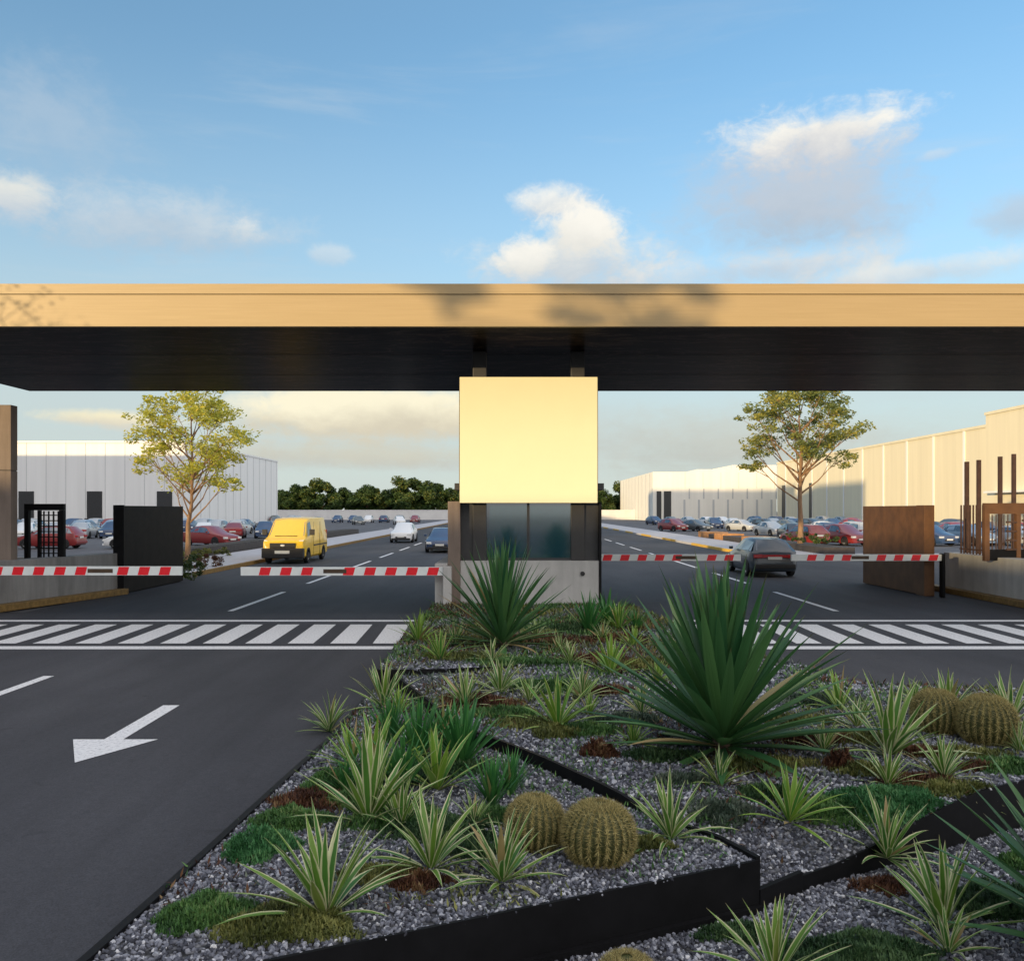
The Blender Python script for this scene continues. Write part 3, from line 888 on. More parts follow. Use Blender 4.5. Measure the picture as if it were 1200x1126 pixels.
    C += [
     (500, 905, 66, .7, .10, 'cover_dark', 2600, 'dark green mat under the flax clumps'),
     (425, 940, 46, .8, .12, 'cover_green', 2600, 'green cushion between road edge and flax'),
     (560, 1000, 40, .5, .06, 'cover_dark', 1700, 'dark mat between the two front middle yuccas'),
     (585, 958, 40, .6, .08, 'cover_green', 1700, 'green mat behind the smaller front cactus'),
     (620, 850, 40, .6, .06, 'cover_olive', 1700, 'olive mat left of the bright lime yucca'),
     (800, 916, 36, .5, .06, 'cover_greygreen', 1500, 'grey green mat left of the yucca below the largest one'),
     (900, 930, 36, .5, .06, 'cover_dark', 1500, 'dark mat behind the lime yucca on open gravel'),
     (1080, 918, 46, .5, .07, 'cover_brown', 1800, 'brown mat between two pale yuccas below the raised cacti'),
     (1010, 905, 30, .6, .08, 'cover_olive', 1400, 'olive tuft left of the pale yucca behind the emerald mat'),
     (930, 846, 44, .5, .07, 'cover_olive', 1500, 'olive mat along the right flank of the largest yucca'),
     (1130, 884, 50, .4, .06, 'cover_olive', 1500, 'olive mat under the raised barrel cacti'),
    ]
    for a in C: mat_plant(*a)

def build_creepers():
    """Thin creeping growth between the plants, densest on the far terrace."""
    for mat, seed, n in (('cover_olive', 1, 9000), ('cover_brown', 2, 7000), ('cover_green', 3, 10000), ('cover_greygreen', 5, 7000)):
        r = np.random.default_rng(seed)
        X = r.uniform(-2.0, 8, n*7); Y = r.uniform(4.6, 20.5, n*7)
        f = np.sin(X*2.1+seed*2)+np.sin(Y*1.3+seed*1.7+X*.8)+np.sin(X*4.3-Y*2.2+seed)*.8+r.normal(0, .5, n*7)
        f += np.clip((Y-8)*.12, -.35, .6)
        k = (f > 1.0) & (np.abs(X) < .65*Y)
        X, Y = X[k][:n*3], Y[k][:n*3]
        Z = np.full(len(X), -9.0)
        for reg in 'LRG':
            m = inside_np(X, Y, POLY[reg]); Z[m] = zr(reg, X[m], Y[m])
        k = Z > -5; X, Y, Z = X[k], Y[k], Z[k]; n_ = len(X)
        az = r.uniform(0, 2*PI, n_); el = r.uniform(R(5), R(70), n_)
        ln = r.uniform(.03, .075, n_)*np.clip(Y/9, .8, 1.7); w = ln*r.uniform(.2, .4, n_)
        d = np.stack([np.cos(el)*np.cos(az), np.cos(el)*np.sin(az), np.sin(el)], 1)
        s_ = np.stack([-np.sin(az), np.cos(az), np.zeros(n_)], 1)
        c = np.stack([X, Y, Z+r.uniform(.005, .035, n_)], 1)
        V = np.stack([c-d*ln[:, None]*.3, c+s_*w[:, None]/2+d*ln[:, None]*.2, c+d*ln[:, None], c-s_*w[:, None]/2+d*ln[:, None]*.2], 1).reshape(-1, 3)
        o = np_mesh('ground_cover', V, np.arange(n_*4).reshape(n_, 4), mat, rnd=np.repeat(r.uniform(0, 1, n_), 4), smooth=False)
        struct(o, 'stuff')

build_bed()
build_gravel()
build_creepers()
build_plants()

# ================================================================== ground, roads, markings
def sheet(name, pts, z, mat):
    mb = MB(); mb.poly([(x, y, z) for x, y in pts])
    o = mb.build(name, mat)
    if o.data.polygons[0].normal.z < 0: o.data.flip_normals()
    return struct(o)

def build_ground():
    sheet('ground', [(-900, -300), (900, -300), (900, 1500), (-900, 1500)], -.03, 'asphalt_lot')
    sheet('road', [(-12.0, -60), (40, -60), (40, 43.2), (16.2, 43.2), (14, 46), (13, 52), (13, 225), (-12, 225)], -.006, 'asphalt')
    sheet('road', [(-60, -60), (-12.02, -60), (-12.02, 21), (-60, 21)], -.010, 'asphalt')
    z = 0.0
    def mark(name, pts): sheet(name, pts, z, 'road_paint')
    # lane dashes
    for X in (-7.0, 8.06):
        for y0 in (21.2, 29.2, 37.2, 45.2, 53.2, 61.2, 69.2, 77.2, 85.2, 93.2):
            mark('lane_line', [(X-.075, y0), (X+.075, y0), (X+.075, y0+5), (X-.075, y0+5)])
    mark('lane_line', [(-7.08, 7.9), (-6.92, 7.9), (-6.92, 12.9), (-7.08, 12.9)])
    # zebra crossing
    mb = MB()
    for xa, xb in ((-11.75, -1.80), (3.2, 13.3)):
        mb.poly([(xa, 15.38, z), (xb, 15.38, z), (xb, 15.72, z), (xa, 15.72, z)])
        mb.poly([(xa, 19.2, z), (xb, 19.2, z), (xb, 19.5, z), (xa, 19.5, z)])
    x = -2.62
    while x > -12.4:
        mb.poly([(x, 16.05, z), (x+.48, 16.05, z), (x+.36, 18.72, z), (x-.12, 18.72, z)])
        x -= .80
    x = 3.75
    while x < 13.0:
        mb.poly([(x, 16.05, z), (x+.48, 16.05, z), (x+.54, 18.72, z), (x+.06, 18.72, z)])
        x += .80
    struct(mb.build('crosswalk', 'road_paint'))
    # arrow
    mb = MB()
    mb.poly([(-4.80, 9.33, z), (-4.34, 8.47, z), (-3.87, 9.33, z), (-4.25, 9.33, z), (-4.27, 10.96, z), (-4.48, 10.96, z), (-4.46, 9.33, z)])
    struct(mb.build('road_arrow', 'road_paint'))
    # pavements with kerbs
    def strip(name, pts, w, z0, z1, mat, side=1):
        mb = MB(); n = len(pts); vs = []
        for i, p in enumerate(pts):
            d = Vector(pts[min(i+1, n-1)])-Vector(pts[max(i-1, 0)]); d.normalize()
            nn = Vector((-d.y, d.x))*side*w
            vs += [(p[0], p[1], z0), (p[0]+nn.x, p[1]+nn.y, z0), (p[0]+nn.x, p[1]+nn.y, z1), (p[0], p[1], z1)]
        fs = []
        for i in range(n-1):
            o, q = 4*i, 4*i+4
            for k in range(4): fs.append((o+k, o+(k+1) % 4, q+(k+1) % 4, q+k))
        fs += [(0, 1, 2, 3), (4*n-4, 4*n-3, 4*n-2, 4*n-1)]
        mb.add(vs, fs)
        return struct(mb.build(name, mat))
    strip('kerb', [(-12.02, 32.5), (-12.02, 225)], .16, -.03, .15, 'worn_yellow_paint', 1)
    strip('pavement', [(-12.18, 32.5), (-12.18, 225)], 3.5, -.03, .146, 'paving', 1)
    strip('kerb', [(30, 43.25), (16.4, 43.25), (14.1, 46.1), (13.05, 52), (13.02, 62)], .16, -.03, .15, 'yellow_paint', -1)
    strip('pavement', [(30, 43.41), (16.5, 43.41), (14.25, 46.2), (13.21, 52), (13.18, 225)], 3.4, -.03, .146, 'paving', -1)
    y = 62.0; on = False
    while y < 125:
        strip('kerb', [(13.02, y), (13.02, y+6)], .16, -.03, .15, 'yellow_paint' if on else 'kerb_concrete', -1)
        y += 6.0; on = not on
    strip('kerb', [(13.02, y), (13.02, 225)], .16, -.03, .15, 'kerb_concrete', -1)

build_ground()

# ================================================================== gatehouse, canopy, sign
def build_gate():
    g = thing('gatehouse', 'small glazed gatehouse on a pale concrete base under the wide canopy', 'gatehouse', (0, 20.8, 0))
    yF = 0.0
    # concrete base: front, sides, back
    mb = MB(); mb.box(-1.26, 2.12, 0, 4.6, 0, 1.27); mb.build('base_wall', 'pale_concrete', g, bevel=.012)
    mb = MB(); mb.box(-1.56, -1.262, -.06, 3.2, 0, 2.72); mb.build('pillar', 'brown_concrete', g, bevel=.012)
    mb = MB(); mb.box(2.122, 2.18, -.02, .30, .0, 2.7); mb.build('corner_post', 'black_steel', g)
    # two tall columns carrying the canopy
    for x0 in (-.96, 1.45):
        mb = MB(); mb.box(x0, x0+.33, .14, .50, 1.272, 6.398); mb.build('column', 'grey_column', g, bevel=.01)
    # dark framing and glass
    mb = MB()
    mb.box(-1.26, -.962, .20, .40, 1.272, 3.0); mb.box(1.782, 2.12, .20, .40, 1.272, 3.0)
    mb.box(-1.26, -1.12, .42, 4.6, 1.272, 3.0); mb.box(1.98, 2.12, .42, 4.6, 1.272, 3.0)
    mb.box(-1.118, 1.978, 4.40, 4.6, 1.272, 3.0)
    mb.build('wall_panel', 'dark_frame', g)
    mb = MB(); mb.box(-.628, 1.448, .22, .30, 1.272, 1.33); mb.box(.37, .43, .222, .298, 1.331, 2.94); mb.box(-.628, 1.448, .22, .30, 2.941, 3.0)
    w = mb.build('window_frame', 'dark_frame', g)
    for xa, xb in ((-.627, .369), (.431, 1.447)):
        mb = MB(); mb.box(xa, xb, .245, .262, 1.331, 2.940); mb.build('window', 'window_glass', g)
    mb = MB(); mb.box(-1.40, 2.24, -.02, 4.75, 3.0, 3.16); mb.build('roof_slab', 'dark_frame', g)
    mb = MB(); mb.tube([(1.72, -.03, .96), (1.72, .01, .96)], .055, 16); mb.build('wall_lamp', 'black_plastic', g, True)
    # kerb nose beside the base
    mb = MB(); mb.box(-1.86, -1.562, -.25, 4.0, 0, 1.22); mb.build('plinth', 'pale_concrete', g, bevel=.02)
    mb = MB(); mb.obox((-1.80, -2.6), (-1.72, -.26), .22, 0, .26); mb.build('kerb_nose', 'pale_concrete', g, bevel=.02)

    # canopy
    c = thing('gate_canopy', 'long flat dark canopy with a bronze fascia spanning both roads', 'canopy', (0, 18.05, 6.4))
    xL, xR, dp = -15.75, 17.6, 9.8
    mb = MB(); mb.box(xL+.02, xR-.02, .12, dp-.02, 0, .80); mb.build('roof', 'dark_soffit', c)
    mb = MB(); mb.box(xL, xR, 0, .118, -.01, .66); mb.build('fascia', 'bronze_fascia', c)
    mb = MB(); mb.box(xL, xR, -.02, .118, .672, .885); mb.build('fascia_cap', 'bronze_fascia', c)
    mb = MB(); mb.box(xL, xR, .03, .118, .661, .671); mb.build('shadow_gap', 'black_steel', c)
    mb = MB()
    mb.box(xL, xL+.018, .12, dp, -.01, .86); mb.box(xR-.018, xR, .12, dp, -.01, .86); mb.box(xL+.02, xR-.02, dp-.018, dp, -.01, .86)
    mb.build('edge_trim', 'black_steel', c)
    mb = MB()
    for y in (3.3, 6.5): mb.box(xL+.05, xR-.05, y, y+.012, -.018, -.0125)
    mb.build('soffit_joint', 'black_plastic', c)

    # blank cream sign board fixed before the columns
    s = thing('sign_board', 'large blank cream square sign board hung over the gatehouse window', 'sign board', (.40, 20.55, 2.68))
    mb = MB(); mb.box(-1.66, 1.66, 0, .10, 0, 3.03); mb.build('panel', 'cream_sign', s, bevel=.008)
    mb = MB(); mb.box(-1.68, 1.68, .102, .16, .02, 3.01); mb.box(-1.1, -1.0, .162, .388, .4, 2.8); mb.box(1.1, 1.2, .162, .388, .4, 2.8)
    mb.build('back_frame', 'black_steel', s)

build_gate()

def build_barriers():
    g = 'red and white barrier arms across the lanes'
    def barrier(name, y, x_hinge, x_tip, z, label, mark_at, h=.20, post=True):
        t = thing('barrier', label, 'barrier', (x_hinge, y, 0), 0, g)
        L = x_tip-x_hinge; sg = 1 if L > 0 else -1; L = abs(L)
        mb = MB(); mb.box(min(0, sg*L), max(0, sg*L), -.04, .04, z-h/2, z+h/2); mb.build('arm', 'white_arm', t, bevel=.008)
        x = .14
        while x < L-.2:
            if not (mark_at[0]-.05 < x < mark_at[1]-.05):
                a, b, sl = x, x+.25, .05
                z0, z1 = z-h/2+.010, z+h/2-.010
                mb = MB()
                mb.add([(sg*a, -.043, z0), (sg*b, -.043, z0), (sg*b+sl, -.043, z1), (sg*a+sl, -.043, z1), (sg*a, .043, z0), (sg*b, .043, z0), (sg*b+sl, .043, z1), (sg*a+sl, .043, z1)],
                       [(0, 1, 2, 3), (7, 6, 5, 4), (0, 1, 5, 4), (1, 2, 6, 5), (2, 3, 7, 6), (3, 0, 4, 7)])
                mb.build('red_band', 'red_band', t)
            x += .50
        mb = MB(); mb.box(min(sg*mark_at[0], sg*mark_at[1]), max(sg*mark_at[0], sg*mark_at[1]), -.046, .046, z-.045, z+.05)
        mb.build('dark_plate', 'brown_mark', t)
        if post:
            mb = MB(); pw = .10 if post == 'pale' else .035; mb.box(-pw-pw*sg, pw-pw*sg, -.12, .12, 0, z+.12); mb.build('housing', 'pale_concrete' if post == 'pale' else 'black_steel', t, bevel=.02)
        return t
    barrier('b', 20.35, -12.55, -7.86, 1.06, 'striped barrier arm over the outer entry lane before the lattice gate', (2.45, 3.05), .215, 'steel')
    barrier('b', 20.35, -1.64, -6.46, 1.05, 'striped barrier arm over the inner entry lane below the yellow van', (2.3, 2.85), .205, 'pale')
    barrier('b', 24.6, 2.46, 6.59, 1.14, 'striped barrier arm over the inner exit lane beside the gatehouse', (2.25, 2.85), .19, 'steel')
    barrier('b', 24.6, 12.37, 8.04, 1.14, 'striped barrier arm over the outer exit lane before the rusty panel', (2.1, 2.6), .19, 'steel')

build_barriers()

def build_side_walls():
    # --- entry side
    a, b = (-12.95, 20.6), (-11.75, 25.6)
    t = thing('concrete_wall', 'low concrete wall beside the entry lane with a brownish kerb', 'wall', (0, 0, 0))
    mb = MB(); mb.obox(a, b, .5, 0, 1.22, 0, .27); mb.build('wall', 'concrete', t, bevel=.015)
    mb = MB(); mb.obox((a[0]+.0, a[1]-.05), (b[0]+.0, b[1]-.03), .3, 0, .17, 0, -.155); mb.build('kerb', 'worn_yellow_paint', t, bevel=.015)
    mb = MB(); mb.obox((-13.2, 20.2), (-30, 20.2), .4, 0, 1.22, 0, .0)
    mb.build('return_wall', 'concrete', t, bevel=.015)
    mb = MB(); mb.obox((-12.55, 26.9), (-20.0, 27.4), .35, .0, 1.02); mb.build('rear_wall', 'concrete', t, bevel=.015)
    # tall pier
    t = thing('concrete_pier', 'tall brown concrete pier at the frame edge behind the entry wall', 'pier', (-14.4, 22.4, 0))
    mb = MB(); mb.box(-1.6, 1.48, -.4, -.1, 0, 3.52); mb.build('lower_block', 'brown_concrete', t, bevel=.015)
    mb = MB(); mb.box(-1.6, 1.48, -.4, -.1, 3.54, 5.22); mb.build('upper_block', 'brown_concrete', t, bevel=.015)
    mb = MB(); mb.box(-1.58, 1.46, -.38, -.12, 3.521, 3.539); mb.build('joint', 'black_plastic', t)
    # lattice gate frame
    t = thing('lattice_gate', 'black metal gate frame with a square lattice on the entry wall', 'gate', (-12.10, 23.6, 0))
    mb = MB(); mb.box(-1.36, -1.24, -.06, .06, 1.0, 2.50); mb.box(-.40, -.27, -.06, .06, 1.0, 2.50); mb.box(-1.36, -.27, -.06, .06, 2.501, 2.68)
    mb.box(-1.0, -.93, -.05, .05, 1.0, 2.499)
    mb.build('frame', 'black_steel', t)
    mb = MB()
    for x in np.linspace(-.86, -.46, 4): mb.box(x, x+.03, -.02, .02, 1.0, 2.48)
    for z in np.linspace(1.15, 2.35, 9): mb.box(-.93, -.40, -.045, -.025, z, z+.03)
    mb.build('lattice', 'black_steel', t)
    # dark sliding gate panel
    t = thing('steel_gate', 'plain black steel gate panel at the end of the entry wall', 'gate', (-11.62, 25.55, 0))
    mb = MB(); mb.box(-.28, .0, .0, 4.6, .02, 2.64); mb.build('panel', 'rust_black_steel', t, bevel=.01)
    mb = MB(); mb.box(-.30, .02, -.05, -.002, .0, 2.66); mb.build('end_post', 'black_steel', t)
    # --- exit side
    a, b = (13.45, 26.6), (13.35, 20.0)
    t = thing('concrete_wall', 'low concrete wall beside the exit lane with a yellow kerb', 'wall', (0, 0, 0))
    mb = MB(); mb.obox(a, b, .5, 0, 1.20, 0, .25); mb.build('wall', 'light_concrete', t, bevel=.015)
    mb = MB(); mb.obox((a[0], a[1]+.6), b, .3, 0, .16, 0, -.155); mb.build('kerb', 'worn_yellow_paint', t, bevel=.015)
    mb = MB(); mb.box(12.72, 13.02, 26.75, 27.1, 0, 1.08); mb.build('end_pillar', 'pale_concrete', t, bevel=.015)
    # rusty panel
    t = thing('steel_gate', 'rust coloured steel gate panel with sunlit top beside the exit lane', 'gate', (12.05, 24.9, 0))
    mb = MB(); mb.box(.0, .26, .52, 4.4, .02, 2.64); mb.build('panel', 'rust_panel', t, bevel=.01)
    mb = MB(); mb.box(-.02, .28, .0, .516, .0, 2.65); mb.build('end_post', 'rust_panel', t, bevel=.01)
    # fence on the exit wall
    t = thing('bar_fence', 'rusty vertical bar fence on the exit wall', 'fence', (13.62, 25.4, 1.2))
    mb = MB()
    for i in range(9): mb.box(-.02, .02, -.9+.17*i, -.9+.17*i+.03, 0, 1.46)
    mb.build('bars', 'rust_post', t)
    mb = MB(); mb.box(-.015, .015, -.95, .55, .12, .16); mb.build('rail', 'rust_post', t)
    t = thing('turnstile_frame', 'rust orange turnstile gate frame with bars on the exit wall', 'gate', (13.4, 23.6, 1.1))
    mb = MB(); mb.box(-.36, -.22, -.06, .06, 0, 1.30); mb.box(-.36, 1.9, -.06, .06, 1.301, 1.60); mb.box(.52, .64, -.06, .06, 0, 1.30); mb.box(1.7, 1.9, -.06, .06, 0, 1.30)
    mb.build('frame', 'rust_panel', t)
    mb = MB()
    for x in np.linspace(-.12, .42, 6): mb.tube([(x, 0, .1), (x, 0, 1.28)], .016, 6)
    for x in np.linspace(.76, 1.58, 7): mb.tube([(x, 0, .1), (x, 0, 1.28)], .016, 6)
    mb.build('bars', 'rust_post', t)
    mb = MB()
    for z in (.35, .6, .85, 1.1): mb.box(.66, 1.68, -.10, -.06, z, z+.05)
    for z in (.3, .55, .8, 1.05): mb.box(.22, .5, -.10, -.06, z, z+.05)
    mb.build('rotor_arms', 'rust_post', t)
    mb = MB(); mb.box(-.22, 1.7, -.05, .05, .02, .32); mb.build('kick_panel', 'black_steel', t)
    g = 'tall rusty poles behind the exit wall'
    proto = None
    for i, (px, top) in enumerate(((1133, 541), (1147, 539), (1172, 535), (1188, 532))):
        Y = 28.0+.4*i
        x = (px-600)*Y/1000; h = 2.5+(598-top)*Y/1000
        lab = ['tall rusty pole, first from the gate panel', 'tall rusty pole, second from the gate panel', 'tall rusty pole, third from the gate panel', 'tall rusty pole nearest the frame edge'][i]
        mb = MB(); mb.box(-.055, .055, -.055, .055, 0, h); mb.box(-.11, .11, -.11, .11, 0.0, .02)
        o = mb.build('steel_pole', 'rust_post', loc=(x, Y, 0)); tag(o, lab, 'pole', g)
    # planters along the pavements
    t = thing('planter', 'long dark low planter along the entry pavement', 'planter', (-16.5, 40, 0))
    mb = MB(); mb.box(-.8, .7, -6, 48, 0, .55); mb.build('box', 'dark_planter', t, bevel=.02)
    mb = MB(); mb.box(-.72, .62, -5.9, 47.9, .551, .58); mb.build('soil', 'soil', t)
    t = thing('planter', 'low planter wall of dark and orange blocks along the exit pavement', 'planter', (17.6, 46, 0))
    for y0, y1, on in ((0, 14, 0), (14, 16.5, 1), (16.5, 22, 0), (22, 25, 1), (25, 27, 0), (27, 31, 1)):
        mb = MB(); mb.box(-.8, .9, y0, y1-.02, 0, .62 if on else .5)
        mb.build('orange_block' if on else 'dark_block', 'terracotta' if on else 'dark_planter', t, bevel=.02)

build_side_walls()

# ================================================================== far buildings
def build_buildings():
    # white warehouse on the entry side
    h = 12.77
    t = thing('warehouse', 'big white warehouse with three dark doors behind the entry car park', 'warehouse', (-50, 130, 0))
    mb = MB(); mb.box(-62, 0, 0, 52, 0, h); mb.build('wall', 'white_cladding', t)
    mb = MB(); mb.box(-62.1, .12, -.12, 52.1, h+.002, h+.30); mb.build('parapet', 'white_cladding', t)
    mb = MB()
    for y in np.arange(3.0, 52, 4.0): mb.box(.001, .04, y, y+.16, 0, h)
    for x in np.arange(-60, -1, 3.0): mb.box(x, x+.07, -.03, -.001, 0, h)
    mb.build('cladding_joints', 'cladding_joint', t)
    mb = MB(); mb.box(.001, .25, -.2, -.001, 0, h); mb.build('downpipe', 'white_cladding', t)
    for px in (31, 111, 193):
        x = (px-600)*.13+50
        mb = MB(); mb.box(x-1.15, x+1.15, -.12, -.002, 1.3, 5.4); d = mb.build('dock_door', 'dark_door', t)
        mb = MB(); mb.add([(x-1.15, -.12, 1.29), (x+1.15, -.12, 1.29), (x+.8, -.12, .3), (x-.8, -.12, .3), (x-1.15, -.9, 1.29), (x+1.15, -.9, 1.29), (x+.8, -.9, .3), (x-.8, -.9, .3)],
                          [(0, 1, 2, 3), (4, 5, 6, 7), (0, 1, 5, 4), (1, 2, 6, 5), (2, 3, 7, 6), (3, 0, 4, 7)])
        mb.build('dock_leveller', 'dark_door', d)
    # far stepped warehouse on the exit side
    t = thing('warehouse', 'far white warehouse with stepped roofline and two dark doors', 'warehouse', (33, 200, 0))
    mb = MB(); mb.box(0, 10.4, 0, 60, 0, 11.5); mb.box(10.402, 18.6, 0, 60, 0, 12.1); mb.box(18.602, 29, 0, 60, 0, 13.1)
    for y in np.arange(4, 60, 6.0): mb.box(-.06, -.001, y, y+.5, 0, 11.3, 1)
    for x in np.arange(8.4, 29, 3.4):
        mb.box(x, x+.3, -.04, -.001, 5.2, 7.6, 1); mb.box(x-1.2, x-.75, -.04, -.001, 0, 5.0, 1)
    for x in np.arange(7.5, 29, 4.2): mb.box(x, x+.10, -.03, -.001, 7.7, 11.4, 1)
    mb.build('wall', ['cream_cladding', 'cladding_joint'], t)
    for xa, xb in ((.9, 2.0), (2.6, 4.3)):
        mb = MB(); mb.box(xa, xb, -.1, -.002, 0, 7.0); mb.build('door', 'dark_door', t)
    # long lit warehouse on the exit side
    t = thing('warehouse', 'long sunlit cream warehouse with vertical ribs behind the exit car park', 'warehouse', (60, 107, 0))
    h = 13.0
    mb = MB(); mb.box(0, 45, 0.02, 86, 0, h); mb.build('wall', 'yellow_cladding', t)
    mb = MB(); mb.box(-.15, 45, .02, 86.1, h+.002, h+.35); mb.build('parapet', 'yellow_cladding', t)
    mb = MB()
    for y in np.arange(6, 86, 8.2): mb.box(-.10, -.001, y, y+.45, 0, h)
    mb.build('ribs', 'white_cladding', t)
    for y, w in ((80, 2.4), (70, 1.8), (63.5, 1.6)):
        mb = MB(); mb.box(-.12, -.002, y, y+w, .0, 8.0); mb.build('window', 'dark_door', t)
    # taller block
    t = thing('warehouse', 'taller cream warehouse block at the frame edge behind the rusty poles', 'warehouse', (59.4, 72, 0))
    mb = MB(); mb.box(0, 40, 0, 35, 0, 14.4); mb.build('wall', 'yellow_cladding', t)
    mb = MB(); mb.box(-.15, 40, -.1, 35.1, 14.402, 14.75); mb.build('parapet', 'yellow_cladding', t)
    mb = MB(); mb.box(-1.4, -.002, 2, 33, 4.6, 4.85); mb.build('door_canopy', 'white_cladding', t)
    for y in (6, 18):
        mb = MB(); mb.box(-.12, -.003, y, y+5, 0, 4.2); mb.build('dock_door', 'dark_door', t)
    # end wall of the site
    t = thing('boundary_wall', 'low white boundary wall across the far end of the site', 'wall', (0, 230, 0))
    mb = MB(); mb.box(-110, 60, 0, .3, -.02, 2.5); mb.build('wall', 'white_wall', t)
    mb = MB(); mb.box(-110, 60, -.05, .35, 2.502, 2.62); mb.build('coping', 'white_cladding', t)
    # unseen sheds added beyond the frame, sized to throw the long evening shade
    def shed(x0, x1, y0, y1, h, label):
        t = thing('shade_shed', label, 'shed', ((x0+x1)/2, y0, 0))
        w = (x1-x0)/2
        mb = MB(); mb.box(-w, w, 0, y1-y0, 0, h-.3); mb.build('wall', 'shed_grey', t)
        mb = MB(); mb.box(-w-.15, w+.15, -.15, y1-y0+.15, h-.298, h); mb.build('roof', 'dark_frame', t)
    shed(-84, -70, -150, -70.6, 14.9, 'long grey shed added unseen to shade the bed and road')
    shed(-84, -70, -70.5, -46.1, 12.6, 'lower grey shed next to the long one, added unseen to cast shade')
    shed(-84, -70, -46, -8, 9.9, 'lowest grey shed of the row, added unseen to cast shade')
    shed(-84, -66, -5, 17, 28.0, 'tall grey shed, added unseen to cast shade')
    shed(-90, -54, 45, 60, 26.5, 'wide tall grey shed added unseen to shade the far stepped warehouse')
    shed(-130, -66, 66, 84, 17.2, 'broad grey shed added unseen to shade the white warehouse front')

build_buildings()

# ================================================================== trees
def leaf_cloud(centres, radii, n_each, size, flat=.6, seed=0):
    r = np.random.default_rng(seed)
    C = []; Q = []
    for c, rad, n in zip(centres, radii, n_each):
        d = r.normal(size=(n, 3)); d /= np.linalg.norm(d, axis=1)[:, None]
        rr = rad*r.uniform(.15, 1, n)**.55
        p = np.array(c)+d*rr[:, None]*np.array([1, 1, flat])
        C.append(p); Q.append(np.clip(r.normal(r.uniform(.25, .75), .2, n), 0, 1))
    C = np.concatenate(C); Q = np.concatenate(Q); n = len(C)
    az = r.uniform(0, 2*PI, n); el = r.uniform(-.9, .7, n)
    s = size*r.uniform(.6, 1.3, n)
    d = np.stack([np.cos(el)*np.cos(az), np.cos(el)*np.sin(az), np.sin(el)], 1)
    e = np.cross(d, r.normal(size=(n, 3))); e /= np.linalg.norm(e, axis=1)[:, None]
    V = np.stack([C-d*s[:, None]*.5, C+e*s[:, None]*.22, C+d*s[:, None]*.5, C-e*s[:, None]*.22], 1).reshape(-1, 3)
    return V, np.arange(n*4).reshape(n, 4), np.repeat(Q, 4)

def open_tree(loc, label, H, trunk_h, spread, base, mat, n_cl, n_leaf, leaf, seed, group, r0=.13, lean=(0, 0), flat=.55, cr=(.5, 1.0), late=False):
    """Slender tree: trunk, rising limbs that end in loose leaf clumps."""
    r = random.Random(seed)
    t = thing('tree', label, 'tree', loc, 0, group)
    mb = MB()
    top = Vector((lean[0], lean[1], trunk_h))
    fork = [Vector((0, 0, -.05)), Vector((.04, .02, trunk_h*.35)), Vector((lean[0]*.4-.03, lean[1]*.4, trunk_h*.7)), top]
    if late: fork = [Vector((0, 0, -.05)), Vector((0, 0, trunk_h*.5)), Vector((0, 0, trunk_h*.98)), top]
    mb.tube(fork, [r0*1.25, r0, r0*.85, r0*.7], 10)
    # leader
    lead = [top, top+Vector((.05, 0, (H-trunk_h)*.35)), top+Vector((-.05, .1, (H-trunk_h)*.7)), top+Vector((.0, 0, (H-trunk_h)*.92))]
    mb.tube(lead, [r0*.7, r0*.5, r0*.3, r0*.1], 8)
    cents = []; rads = []
    for i in range(n_cl):
        u = (i+.5)/n_cl
        az = i*2.39996+r.uniform(-.4, .4)
        zt = base+(H-base)*(.12+.88*u**.85)
        prof = math.sin(PI*min(1, .22+.72*u))**.7
        rad = spread*prof*r.uniform(.45, 1.0)
        c = Vector((math.cos(az)*rad+lean[0], math.sin(az)*rad+lean[1], min(zt, H)+r.uniform(-.3, .3)))
        s0 = max(trunk_h if late else .45*trunk_h+.3, min(trunk_h+(H-trunk_h)*.75, c.z-rad*r.uniform(.7, 1.1)-.2))
        if s0 < trunk_h: st = Vector((lean[0]*s0/trunk_h, lean[1]*s0/trunk_h, s0))
        else: st = Vector((lean[0], lean[1], s0))
        mid = st.lerp(c, .5)+Vector((r.uniform(-.15, .15), r.uniform(-.15, .15), -.08*rad))
        rb = r0*(.42 if u < .6 else .28)
        mb.tube([st, mid, c], [rb, rb*.6, rb*.2], 6)
        for k in range(5):
            e = c+Vector((r.uniform(-1, 1), r.uniform(-1, 1), r.uniform(-.4, .7)))*cr[1]*.8
            q = mid.lerp(c, r.uniform(.2, .9))
            mb.tube([q, q.lerp(e, .5)+Vector((0, 0, .05)), e], [rb*.28, rb*.2, rb*.08], 4)
            cents.append(e); rads.append(r.uniform(*cr)*.62)
        cents.append(c); rads.append(r.uniform(*cr))
    mb.build('trunk', 'bark', t, True)
    V, F, Q = leaf_cloud(cents, rads, [int(n_leaf*r.uniform(.4, 1.5)) for _ in cents], leaf, flat, seed)
    np_mesh('crown', V, F, mat, t, rnd=Q, smooth=False)
    return t

